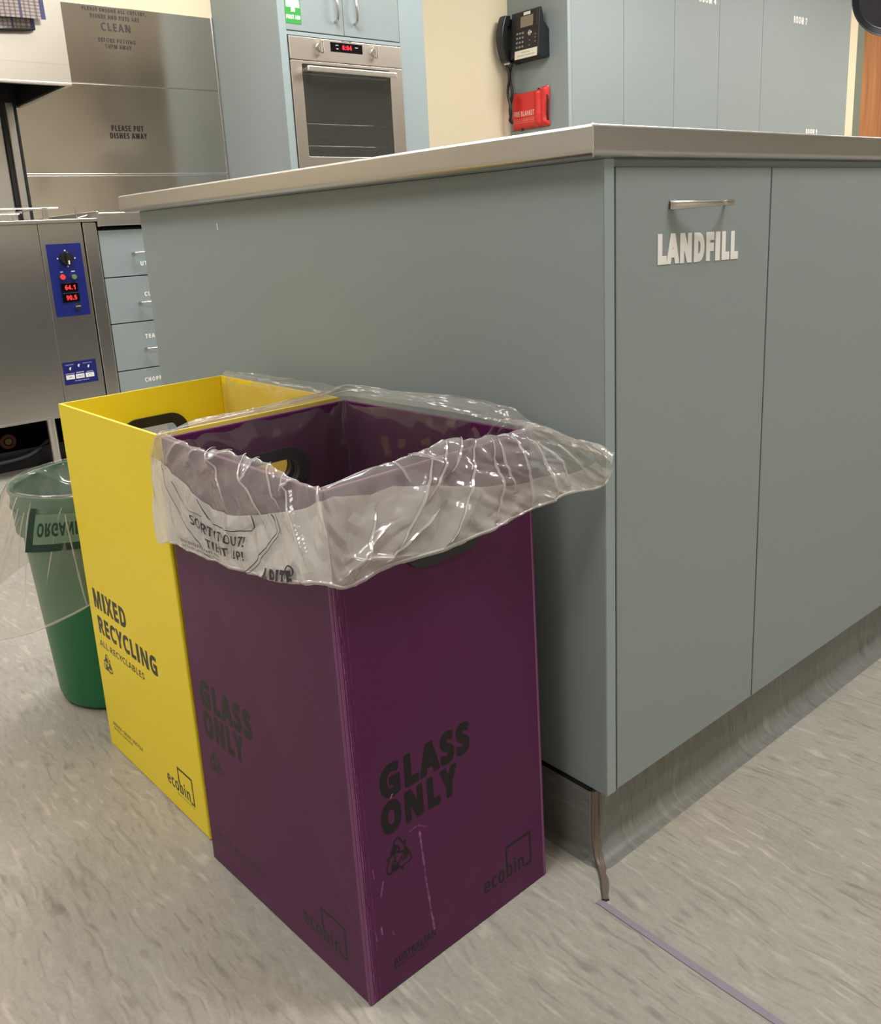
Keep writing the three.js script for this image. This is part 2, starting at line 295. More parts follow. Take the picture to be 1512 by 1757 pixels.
function binPrint(c, w, h, side, o) {
  // o: base colours; u to the right, v up (fractions)
  const X = u => u * w, Y = v => (1 - v) * h;
  const bx = (s, u0, u1, v0, v1, fat, col) => txt(c, s, X(u0), Y(v1), X(u1 - u0), Y(v0) - Y(v1), col || o.ink, fat);
  if (o.kind === 'glass') { bx('GLASS', side ? .055 : .125, side ? .432 : .592, .409, .468, 20); bx('ONLY', side ? .055 : .118, side ? .35 : .507, .336, .394, 20); }
  else { bx('MIXED', .056, .432, .444, .497, 10); bx('RECYCLING', .068, .706, .369, .418, 10); bx('ALL RECYCLABLES', .057, .547, .325, .344, 0); }
  const rx = side ? .118 : .185; recycle(c, X(rx), Y(.276), X(side ? .052 : .068), o.ink, X(.007));
  if (side) { bx('REDUCE \u2022 REUSE \u2022 RECYCLE', .067, .4, .079, .090, 4); bx('CREATING A CLEANER FUTURE', .067, .285, .066, .0735, 0); }
  else { bx('AUSTRALIAN', .12, .342, .052, .068, 8); bx('OWNED AND MADE', .12, .30, .042, .0485, 0); }
  // logo: open square behind the word
  const l0 = side ? .762 : .756, l1 = side ? .888 : .905, e0 = side ? .64 : .61, n1 = side ? .862 : .868;
  c.strokeStyle = o.ink; c.lineWidth = X(.0105); c.beginPath(); c.moveTo(X(l0), Y(.088)); c.lineTo(X(l0), Y(.133)); c.lineTo(X(l1), Y(.133)); c.lineTo(X(l1), Y(.061)); c.lineTo(X(n1 - .003), Y(.061)); c.stroke();
  c.save(); c.font = 'bold 200px sans-serif'; const mw = c.measureText('ecobin').width; c.translate(X(e0), Y(.061)); c.scale(X(n1 - e0) / mw, (Y(.061) - Y(.098)) / (200 * .76)); c.fillStyle = o.ink; c.fillText('ecobin', 0, 0); c.restore();
  c.globalAlpha = .5; bx('REDUCE WASTE BETTER', e0 + .09, l1, .049, .055, 0); c.globalAlpha = 1;
}
function binPanelTex(side, o, wear) {
  return canvasTex(1024, 1760, (c, w, h) => {
    c.fillStyle = o.base; c.fillRect(0, 0, w, h);
    binPrint(c, w, h, side, o); if (wear) wear(c, w, h);
  });
}
function makeBin(label, C, o) {
  const t = thing('recycling_bin', label, 'bin', [(C.B.F[0] + C.B.K[0]) / 2, 0, (C.B.F[1] + C.B.K[1]) / 2]);
  const TH = .0042, faces = [['L', 'F', true, false], ['F', 'R', false, true], ['R', 'K', true, false], ['L', 'K', false, true]];
  faces.forEach(([a, b, side, hole], k) => {
    const fm = faceMap(C, a, b), s = new THREE.Shape(), N = 8;
    s.moveTo(0, .002); for (let i = 1; i <= N; i++) s.lineTo(fm.w * i / N, .002); for (let i = 1; i <= N; i++) s.lineTo(fm.w, .002 + (H - .002) * i / N); for (let i = 1; i <= N; i++) s.lineTo(fm.w * (1 - i / N), H);
    for (let i = 1; i < N; i++) s.lineTo(0, H - (H - .002) * i / N);
    const hx = fm.w * .515, hy = H * .868;
    if (hole) s.holes.push(rrect(.094, .04, .0199, hx, hy, THREE.Path));
    const g = extr(s, TH); g.translate(0, 0, -TH); mapGeo(g, fm);
    const m = phy({ map: k < 2 ? o.tex[k] : null, color: k < 2 ? 0xffffff : o.base, roughness: o.rough, specularIntensity: o.spec });
    const pn = part('side_panel', g, m, t);
    if (hole) {
      for (const zz of [.0005, -TH - .0035]) { const ring = rrect(.118, .063, .0312, hx, hy); ring.holes.push(rrect(.088, .034, .0169, hx, hy, THREE.Path)); const rg = extr(ring, .0018, .0009, 16); rg.translate(0, 0, zz); part('handle_grommet', mapGeo(rg, fm), M.blackplastic, pn, { label: 'black oval hand hole surround' }); }
      const inn = rrect(.0925, .0385, .0192, hx, hy); inn.holes.push(rrect(.088, .034, .0169, hx, hy, THREE.Path)); const ig = extr(inn, TH + .002, 0, 16); ig.translate(0, 0, -TH - .001); part('handle_grommet', mapGeo(ig, fm), M.blackplastic, pn);
    }
    const rg = new THREE.BoxGeometry(fm.w, .0016, TH, 12, 1, 1).translate(fm.w / 2, H + .0004, -TH / 2); part('cut_rim', mapGeo(rg, fm), o.rim, t, { label: 'paler cut top edge' });
    const q = (f, vv) => V(C[f][a][0], vv, C[f][a][1]);
    // folded vertical corner at the start of each face
    const cg = new THREE.CylinderGeometry(.0034, .0034, 1, 16, 1, true); const bot = V(C.B[b][0], .002, C.B[b][1]), top = V(C.T[b][0], H, C.T[b][1]); const ctr = V(t.position.x, 0, t.position.z);
    const inw = ctr.clone().setY(0).sub(V(bot.x, 0, bot.z)).normalize().multiplyScalar(.0036); bot.add(inw); top.add(inw);
    const d = top.clone().sub(bot); cg.scale(1, d.length(), 1); cg.applyQuaternion(new THREE.Quaternion().setFromUnitVectors(V(0, 1, 0), d.clone().normalize())); cg.translate((bot.x + top.x) / 2, (bot.y + top.y) / 2, (bot.z + top.z) / 2);
    part('folded_corner', cg, o.corner, t);
  });
  const bs = new THREE.Shape(); ['F', 'R', 'K', 'L'].forEach((k, i) => { const x = C.B[k][0] * .985 + t.position.x * .015, z = C.B[k][1] * .985 + t.position.z * .015; i ? bs.lineTo(x, -z) : bs.moveTo(x, -z); });
  const bg = extr(bs, .004); bg.rotateX(-Math.PI / 2); bg.translate(0, .004, 0); part('bottom_panel', bg, std({ color: o.base, roughness: .5 }), t);
  return t;
}
const wearPurpleRight = (c, w, h) => {
  const line = (pts, lw, col, jit) => { c.lineCap = 'round'; for (let i = 0; i < pts.length - 1; i++) { const [a, b] = [pts[i], pts[i + 1]]; const n = 40; for (let k = 0; k < n; k++) { const s = k / n; if (rnd() < .18) continue; c.strokeStyle = `rgba(${col},${.18 + .4 * rnd()})`; c.lineWidth = lw * (.4 + rnd()); c.beginPath(); const x = (a[0] + (b[0] - a[0]) * s) * w, y = (1 - (a[1] + (b[1] - a[1]) * s)) * h; c.moveTo(x + jit * (rnd() - .5), y); c.lineTo(x + jit * (rnd() - .5) + (b[0] - a[0]) * w / n, y - (b[1] - a[1]) * h / n); c.stroke(); } } };
  line([[.295, .30], [.30, .262], [.312, .175], [.325, .105], [.335, .066]], 8, '150,105,140', 5);
  line([[.245, .312], [.285, .316], [.34, .298]], 4, '130,85,120', 4);
  line([[.105, .245], [.088, .215]], 5, '150,105,140', 4); line([[.062, .285], [.066, .262]], 4, '140,95,130', 2); line([[.078, .155], [.08, .135]], 5, '160,120,150', 2); line([[.05, .15], [.053, .13]], 3, '150,105,140', 2); line([[.13, .128], [.133, .118]], 3, '140,95,130', 2); line([[.17, .402], [.18, .41]], 4, '170,130,160', 2);
  for (const [x, a, lw] of [[.012, .55, 4], [.021, .8, 3], [.03, .35, 3], [.047, .35, 2]]) { for (let i = 0; i < 60; i++) { if (rnd() < .12) continue; c.strokeStyle = `rgba(190,125,180,${a * (.5 + .5 * rnd())})`; c.lineWidth = lw * (.5 + rnd() * .6); c.beginPath(); c.moveTo(x * w + 2 * rnd(), i / 60 * h); c.lineTo(x * w + 2 * rnd(), (i + 1.1) / 60 * h); c.stroke(); } }
};
const wearPurpleLeft = (c, w, h) => {
  for (let i = 0; i < 26; i++) { c.fillStyle = `rgba(170,125,155,${.25 + .4 * rnd()})`; const x = (.15 + .8 * rnd()) * w, y = rnd() * h; c.beginPath(); c.ellipse(x, y, 1.5 + 2.5 * rnd(), 1 + 2 * rnd(), rnd() * 3, 0, 7); c.fill(); }
  for (const [x, a, lw] of [[.985, .5, 4], [.975, .22, 3]]) for (let i = 0; i < 60; i++) { if (rnd() < .1) continue; c.strokeStyle = `rgba(185,120,175,${a * (.5 + .5 * rnd())})`; c.lineWidth = lw * (.5 + rnd() * .6); c.beginPath(); c.moveTo(x * w + 2 * rnd(), i / 60 * h); c.lineTo(x * w, (i + 1.1) / 60 * h); c.stroke(); }
};
const PUR = '#531b48', YEL = '#f4db26';
const cornerTex = canvasTex(256, 512, (c, w, h) => { c.fillStyle = '#552049'; c.fillRect(0, 0, w, h); for (let i = 0; i < 40; i++) { c.fillStyle = `rgba(195,130,185,${.1 + .5 * rnd()})`; const x = rnd() * w; c.fillRect(x, rnd() * h * .3, 2 + 5 * rnd(), h); } });
makeBin('purple corrugated plastic bin for glass with a black hand hole, nearest the camera', purpleCorners, { base: PUR, tex: [binPanelTex(true, { base: PUR, ink: '#231d1e', kind: 'glass' }, wearPurpleLeft), binPanelTex(false, { base: PUR, ink: '#1a1518', kind: 'glass' }, wearPurpleRight)], rough: .4, spec: .5, rim: std({ color: 0x743a6d, roughness: .5 }), corner: std({ map: cornerTex, roughness: .4 }) });
makeBin('bright yellow corrugated plastic mixed recycling bin behind the purple one', yellowCorners, { base: YEL, tex: [binPanelTex(true, { base: YEL, ink: '#2b2715', kind: 'mixed' }), null].map((t, i) => t || canvasTex(64, 64, (c) => { c.fillStyle = YEL; c.fillRect(0, 0, 64, 64); })), rough: .45, spec: .9, rim: std({ color: 0xf5dc4a, roughness: .5 }), corner: std({ color: 0xf4db26, roughness: .45 }) });

// ------------------------------------------------------------------ thin film bags
function cr(a, b, c, d, t) { const t2 = t * t, t3 = t2 * t; return .5 * (2 * b + (c - a) * t + (2 * a - 5 * b + 4 * c - d) * t2 + (3 * b - a - 3 * c + d) * t3); }
// stations: [ [V...rows], ... ]; returns f(s, t) over 0..1
function loft(st, closed) {
  const n = st.length, m = st[0].length;
  const row = (i, t) => { const q = Math.min(t * (m - 1), m - 1 - 1e-6), k = Math.floor(q), f = q - k, P = st[closed ? ((i % n) + n) % n : Math.max(0, Math.min(n - 1, i))], g = j => P[Math.max(0, Math.min(m - 1, j))]; return ['x', 'y', 'z'].map(c => cr(g(k - 1)[c], g(k)[c], g(k + 1)[c], g(k + 2)[c], f)); };
  return (s, t) => { const q = closed ? s * n : Math.min(s * (n - 1), n - 1 - 1e-6), k = Math.floor(q), f = q - k, A = row(k - 1, t), B = row(k, t), C = row(k + 1, t), D = row(k + 2, t); return V(...[0, 1, 2].map(i => cr(A[i], B[i], C[i], D[i], f))); };
}
function facet(x, y, s) {       // piecewise flat crumple: heights on a jittered triangle lattice
  const k = .36602540378, i0 = Math.floor(x + (x + y) * k), j0 = Math.floor(y + (x + y) * k), g = .2113248654, X = x - (i0 - (i0 + j0) * g), Y = y - (j0 - (i0 + j0) * g);
  const a = X + (X + Y) * k, b = Y + (X + Y) * k, h = (i, j) => hash(i0 + i, j0 + j, s);
  return a > b ? h(0, 0) * (1 - a) + h(1, 0) * (a - b) + h(1, 1) * b : h(0, 0) * (1 - b) + h(0, 1) * (b - a) + h(1, 1) * a;
}
const ridge = v => 1 - Math.abs(2 * v - 1);
function film(f, nu, nv, disp, off = 0, s0 = 0, s1 = 1, t0 = 0, t1 = 1) {
  const pos = [], uv = [], idx = [], T = typeof t0 === 'function' ? t0 : () => t0;
  for (let i = 0; i <= nu; i++) for (let j = 0; j <= nv; j++) {
    const u = i / nu, v = j / nv, s = s0 + (s1 - s0) * u, ta = T(s), t = ta + (t1 - ta) * v;
    const p = f(s, t), e = 1e-3, a = f(Math.min(1, s + e), t).sub(f(Math.max(0, s - e), t)), b = f(s, Math.min(1, t + e)).sub(f(s, Math.max(0, t - e)));
    const n = a.cross(b); if (n.lengthSq() > 1e-16) n.normalize();
    p.addScaledVector(n, off + disp(s, t)); pos.push(p.x, p.y, p.z); uv.push(u, 1 - v);
  }
  for (let i = 0; i < nu; i++) for (let j = 0; j < nv; j++) { const a = i * (nv + 1) + j, b = a + nv + 1; idx.push(a, b, a + 1, b, b + 1, a + 1); }
  const g = new THREE.BufferGeometry(); g.setAttribute('position', new THREE.Float32BufferAttribute(pos, 3)); g.setAttribute('uv', new THREE.Float32BufferAttribute(uv, 2)); g.setIndex(idx); g.computeVertexNormals(); return g;
}
const filmMat = (tr, ro, color = 0xf4f2ee) => phy({ color, transmission: tr, thickness: 0, roughness: ro, ior: 1.5, side: THREE.DoubleSide, clearcoat: 1, clearcoatRoughness: .12 });
const GFILM = filmMat(.9, .12), FILM = filmMat(.78, .13), INNER = filmMat(.965, .07), CUFF = filmMat(.46, .16), CUFF2 = filmMat(.72, .13), PLEAT = filmMat(.66, .12), PALE = filmMat(.88, .12);

function ribbon(f, disp, sg, s0, t0, s1, t1, w, hgt, N = 26) {
  const pos = [], idx = [];
  const P = q => { const a = s0 + (s1 - s0) * q, b = t0 + (t1 - t0) * q; const p = f(a, b), e = 2e-3, n = f(a + e, b).sub(f(a - e, b)).cross(f(a, Math.min(1, b + e)).sub(f(a, b - e))).normalize(); return [p.addScaledVector(n, disp(a, b)), n.multiplyScalar(sg)]; };
  for (let i = 0; i <= N; i++) { const q = i / N, [p, n] = P(q), [p2] = P(Math.min(1, q + .02)), [p1] = P(Math.max(0, q - .02)), T = p2.sub(p1).normalize(), Lv = n.clone().cross(T).normalize(), ww = w * Math.sin(Math.PI * Math.min(1, .06 + q * .94)) ** .6 * (.75 + .5 * hash(i >> 2, s0 * 97 | 0, 88)), hh = hgt * Math.sin(Math.PI * (.05 + .9 * q)) ** .7;
    const A = p.clone().addScaledVector(Lv, -ww / 2).addScaledVector(n, .0016), B = p.clone().addScaledVector(Lv, ww * .12).addScaledVector(n, .0018 + hh), C2 = p.clone().addScaledVector(Lv, ww * .34).addScaledVector(n, .0018 + hh * .55), D = p.clone().addScaledVector(Lv, ww / 2).addScaledVector(n, .0016);
    for (const v of [A, B, B, C2, C2, D]) pos.push(v.x, v.y, v.z); }
  for (let i = 0; i < N; i++) for (const j of [0, 2, 4]) { const a = i * 6 + j, b = a + 6; idx.push(a, b, a + 1, b, b + 1, a + 1); }
  const g = new THREE.BufferGeometry(); g.setAttribute('position', new THREE.Float32BufferAttribute(pos, 3)); g.setIndex(idx); g.computeVertexNormals(); return g;
}
// ---- purple bin's liner
{
  const C = purpleCorners, rim = (a, b, u) => V(C.T[a][0] + (C.T[b][0] - C.T[a][0]) * u, H, C.T[a][1] + (C.T[b][1] - C.T[a][1]) * u);
  const ctr = V(-.212, 0, -.215);
  const st = [];
  const station = (r, lift, hem, mode) => {
    const o = r.clone().sub(ctr).setY(0); const inn = o.clone().normalize().multiplyScalar(-.010);
    const dn = (y, k) => V(r.x + inn.x * k, y, r.z + inn.z * k), h = V(...hem), rows = [dn(.20, 1.5), dn(.40, 1.3), dn(.54, 1.2)];
    const top = V(r.x, H + .004 + lift, r.z); rows.push(top);
    if (mode === 'drape') { const out = h.clone().sub(r).setY(0).normalize(); rows.push(V(r.x + out.x * .013, H - .022 + lift * .6, r.z + out.z * .013)); const p4 = rows[4]; rows.push(p4.clone().lerp(h, .5).addScaledVector(out, .002)); }
    else if (mode === 'flare') { rows.push(top.clone().lerp(h, .35).add(V(0, .006, 0))); rows.push(top.clone().lerp(h, .7).add(V(0, .006, 0))); }
    else { rows.push(top.clone().lerp(h, .35)); rows.push(top.clone().lerp(h, .7)); }
    rows.push(h); st.push(rows);
  };
  station(rim('L', 'F', 0), .004, [-.369, .455, -.400], 'drape');
  station(rim('L', 'F', .1), .003, [-.369, .459, -.354], 'drape');
  station(rim('L', 'F', .28), -.001, [-.371, .463, -.285], 'drape');
  station(rim('L', 'F', .5), .004, [-.374, .471, -.195], 'drape');
  station(rim('L', 'F', .7), .008, [-.373, .480, -.12], 'drape');
  station(rim('L', 'F', .85), .001, [-.370, .489, -.07], 'drape');
  station(rim('L', 'F', .97), 0, [-.366, .498, -.028], 'drape');
  station(rim('F', 'R', .03), .001, [-.346, .490, -.022], 'drape');
  station(rim('F', 'R', .18), .006, [-.305, .495, -.022], 'drape');
  station(rim('F', 'R', .36), .007, [-.235, .494, -.020], 'drape');
  station(rim('F', 'R', .54), .011, [-.167, .494, -.022], 'drape');
  station(rim('F', 'R', .7), .006, [-.098, .504, -.018], 'drape');
  station(rim('F', 'R', .82), .002, [-.056, .515, -.002], 'flare');
  station(rim('F', 'R', .92), .001, [-.017, .516, .010], 'flare');
  station(rim('F', 'R', .98), .002, [-.013, .543, .0235], 'flare');
  station(rim('R', 'K', .02), .003, [-.016, .552, .018], 'flare');
  station(rim('R', 'K', .06), .003, [-.018, .550, -.010], 'flare');
  station(rim('R', 'K', .12), .003, [-.016, .547, -.05], 'flare');
  station(rim('R', 'K', .2), .004, [-.014, .565, -.083], 'up');
  station(rim('R', 'K', .32), .006, [-.018, .588, -.124], 'up');
  station(rim('R', 'K', .5), .006, [-.050, .602, -.195], 'up');
  station(rim('R', 'K', .75), .005, [-.058, .599, -.285], 'up');
  station(rim('R', 'K', .96), .005, [-.072, .601, -.384], 'up');
  station(rim('K', 'L', .08), .005, [-.105, .596, -.3985], 'up');
  station(rim('K', 'L', .3), .004, [-.165, .593, -.3985], 'up');
  station(rim('K', 'L', .6), .003, [-.25, .591, -.3975], 'up');
  station(rim('K', 'L', .85), .003, [-.315, .589, -.3975], 'up');
  station(rim('K', 'L', .95), .003, [-.347, .560, -.3985], 'up');
  const f = loft(st, true), n = st.length, S = k => k / n;
  let sgn = 1;
  const disp0 = (s, t) => {
    const x = s * 60, inside = t < .45, k = s * n;
    const bunch = Math.exp(-(((k - 3.3) / 1.5) ** 2)) + .8 * Math.exp(-(((k - 10.6) / 1.6) ** 2)) + .7 * Math.exp(-(((k - 23) / 2) ** 2)) + .9 * Math.exp(-(((k - 17) / 2.2) ** 2)) + .6 * Math.exp(-(((k - 14) / 2) ** 2));
    const e = Math.min(1, Math.abs(t - .5) * 9);           // tight on the rim itself
    let d = .005 * (facet(x * .55 + t * 3, t * 4, 81) - .5) + .004 * (facet(x * 1.4 - t * 6, t * 11, 82) - .5);
    d += .009 * bunch * (facet(x * 1.1 + t * 7, t * 7, 83) - .5) + .005 * bunch * (facet(x * 3.1 - t * 10, t * 14, 84) - .5);
    const fr = Math.max(0, Math.min(1, (k - 8) / 2)) * Math.max(0, Math.min(1, (15.5 - k) / 2));
    d += fr * (t > .5 ? .014 : .002) * (facet(x * .75 + t * 9, t * 2.2, 85) - .5);      // long slanting folds on the right hand flap
    if (inside) d = d * 1.3 + .004 * (facet(x * .3, t * 3, 86) - .5);
    return d * (.25 + .75 * e) * (k > 19 && k < 27 ? .6 : 1);
  };
  const PL = [[.6, .52, .3, .68, .012, .004], [1.6, .515, 1.2, .66, .016, .006], [2.2, .52, 2.0, .60, .02, .006], [2.6, .51, 3.0, .74, .012, .005], [3.1, .51, 2.5, .62, .018, .007], [3.5, .51, 4.1, .80, .010, .005], [3.9, .51, 3.7, .66, .016, .006], [4.3, .515, 4.6, .70, .012, .005], [4.8, .52, 5.6, .93, .012, .005, .2], [5.2, .52, 4.6, .64, .012, .004], [6.3, .52, 6.4, .78, .016, .004],
    [6.9, .93, 8.2, .80, .014, .005], [7.2, .86, 8.6, .97, .010, .004, .3], [9.4, .55, 8.3, .90, .016, .007, -.2], [9.9, .53, 9.0, .74, .014, .007], [10.4, .52, 9.7, .66, .018, .008], [10.9, .54, 9.2, .96, .014, .008, -.2], [11.3, .55, 10.3, .95, .016, .009], [11.6, .56, 10.9, .86, .012, .007], [12.1, .58, 11.0, .97, .018, .009], [12.5, .60, 11.7, .95, .012, .006], [13.0, .62, 12.2, .93, .014, .006], [13.4, .70, 12.9, .95, .012, .005], [8.6, .53, 8.8, .64, .012, .005], [9.0, .52, 9.5, .60, .014, .006], [8.0, .72, 7.4, .93, .012, .005], [9.2, .80, 8.0, .95, .012, .005]];
  // creases are ridges of the film itself: signed distance (in metres) to each crease line
  const disp = (s, t) => {
    let d = disp0(s, t); if (t < .495) return d; const k = s * n;
    for (const [k0, t0, k1, t1, w, hgt] of PL) {
      if (k < Math.min(k0, k1) - .7 || k > Math.max(k0, k1) + .7) continue;
      const ax = (k - k0) * .048, ay = (t - t0) * .25, bx = (k1 - k0) * .048, by = (t1 - t0) * .25, L2 = bx * bx + by * by, q = Math.max(0, Math.min(1, (ax * bx + ay * by) / L2)), cr0 = (ax * by - ay * bx) / Math.sqrt(L2), dd = Math.hypot(ax - bx * q, ay - by * q), wd = cr0 > 0 ? w * .35 : w * 1.1;
      if (dd < wd) d += sgn * hgt * 1.25 * (1 - dd / wd) * Math.sin(Math.PI * (.12 + .76 * q));
    }
    return d;
  };
  const side = film(f, 4, 4, () => 0, .01, S(3), S(3.2), .7, .9); side.computeBoundingBox(); const sg = sgn = side.boundingBox.min.x < f(S(3.1), .8).x - .005 ? 1 : -1;   // which way is outwards
  const t = thing('bin_liner', 'clear crinkled plastic liner folded over the rim of the purple bin', 'bin liner', [-.21, .5, -.21]);
  const bag = part('bag', film(f, 620, 110, disp, 0, 0, 1, .49, 1), FILM, t), inner = part('inner_lining', film(f, 300, 50, disp, 0, 0, 1, 0, .49), INNER, t);
  // doubled band at the bottom of the outside fold
  const fracPts = [[0, .31], [1, .35], [2, .46], [2.6, .57], [3.2, .57], [4, .5], [5, .36], [6, .2], [7, .17], [8, .27], [8.5, .26], [10, .5], [11, .66], [12, .72], [13, .74], [13.6, .78]];
  const frac = s => { const k = s * n; for (let i = 0; i < fracPts.length - 1; i++) if (k <= fracPts[i + 1][0]) { const [a, b] = [fracPts[i], fracPts[i + 1]]; return a[1] + (b[1] - a[1]) * Math.max(0, (k - a[0]) / (b[0] - a[0])); } return .78; };
  const T0 = s => (3 + 3 * frac(s)) / 6;
  const cuff = part('doubled_hem', film(f, 180, 80, disp, sg * .0012, 0, S(6.4), T0, .998), CUFF, t, { label: 'milky doubled band along the hem' });
  part('doubled_hem', film(f, 180, 80, disp, sg * .0012, S(6.4), S(13.6), T0, .998), CUFF2, t, { label: 'clearer doubled band along the hem' });
  // pleats: narrow doubled folds, pale ribbons that also paint the crease highlights
  PL.forEach(([a, b, c, d, w, hh, e]) => part('crease', ribbon(f, disp, sg, S(a), b, S(c), d, .0034, .0012), PLEAT, bag));
  part('hem_edge', ribbon(f, disp, sg, .002, .994, S(15), .994, .0042, .001, 300), PLEAT, bag);  // pale ribbon paints the bright highlight along the hem
  // print on the band's left side
  const pt = canvasTex(2048, 700, (c, w, h) => {
    c.clearRect(0, 0, w, h); c.strokeStyle = c.fillStyle = '#2a2630'; c.lineJoin = 'round'; c.lineCap = 'round';
    const path = (pts, lw) => { c.lineWidth = lw; c.beginPath(); pts.forEach(([x, y], i) => i ? c.lineTo(x * w, y * h) : c.moveTo(x * w, y * h)); c.stroke(); };
    path([[.13, .0], [.165, .22], [.235, .44], [.30, .66], [.36, .86], [.42, 1]], 8);
    path([[.70, .02], [.735, .26], [.62, .62], [.545, 1]], 8); path([[.725, .02], [.752, .27], [.64, .62], [.56, 1]], 6);
    path([[.21, .08], [.25, .24], [.31, .30], [.36, .26]], 7); path([[.35, .0], [.385, .22], [.44, .28], [.58, .26], [.60, .2], [.60, 0]], 12);
    txt(c, 'SORT IT OUT!', .30 * w, .36 * h, .26 * w, .15 * h, '#2a2630', 0); txt(c, 'TIE IT UP!', .37 * w, .58 * h, .19 * w, .15 * h, '#2a2630', 0);
    txt(c, 'DO NOT OVERFILL THIS BAG', .21 * w, .78 * h, .22 * w, .045 * h, '#3a3640', 0); txt(c, 'KEEP AWAY FROM CHILDREN', .23 * w, .86 * h, .2 * w, .035 * h, '#3a3640', 0);
    txt(c, 'APITE', .63 * w, .80 * h, .2 * w, .3 * h, '#2a2630', 8); c.lineWidth = 16; c.beginPath(); c.arc(.815 * w, .8 * h, .025 * w, 0, 7); c.stroke();
  });
  part('print', film(f, 160, 40, disp, sg * .0042, S(.3), S(6), T0, .996), std({ map: pt, transparent: true, roughness: .5, side: THREE.DoubleSide }), cuff, { label: 'black print on the bag' });
}
// ---- yellow bin's liner, over its far and right hand rim only
{
  const C = yellowCorners, rim = (a, b, u) => V(C.T[a][0] + (C.T[b][0] - C.T[a][0]) * u, H, C.T[a][1] + (C.T[b][1] - C.T[a][1]) * u), ctr = V(-.212, 0, -.585), st = [];
  const s1 = (r, up, hem) => { const inn = r.clone().sub(ctr).setY(0).normalize().multiplyScalar(-.011); st.push([V(r.x + inn.x * 1.6, .24, r.z + inn.z * 1.6), V(r.x + inn.x * 1.4, .42, r.z + inn.z * 1.4), V(r.x + inn.x, .55, r.z + inn.z), V(r.x + inn.x * .3, H + .005, r.z + inn.z * .3), V((r.x + hem[0]) / 2, (H + hem[1]) / 2 + .004, (r.z + hem[2]) / 2), V(...hem)]); };
  s1(rim('R', 'K', .985), 0, [-.070, .583, -.752]); s1(rim('R', 'K', .8), 0, [-.062, .587, -.69]); s1(rim('R', 'K', .55), 0, [-.052, .586, -.60]); s1(rim('R', 'K', .3), 0, [-.045, .584, -.51]); s1(rim('R', 'K', .08), 0, [-.055, .588, -.435]); s1(rim('F', 'R', .95), 0, [-.085, .592, -.4045]); s1(rim('F', 'R', .7), 0, [-.15, .590, -.403]); s1(rim('F', 'R', .45), 0, [-.22, .589, -.403]);
  const f = loft(st, false), t = thing('bin_liner', 'pale clear plastic liner hanging over the far right rim of the yellow bin', 'bin liner', [-.1, .5, -.58]);
  part('bag', film(f, 160, 60, (s, q) => .006 * (facet(s * 9 + q * 2, q * 5, 91) - .5) + .003 * (facet(s * 26, q * 12, 92) - .5)), PALE, t);
}
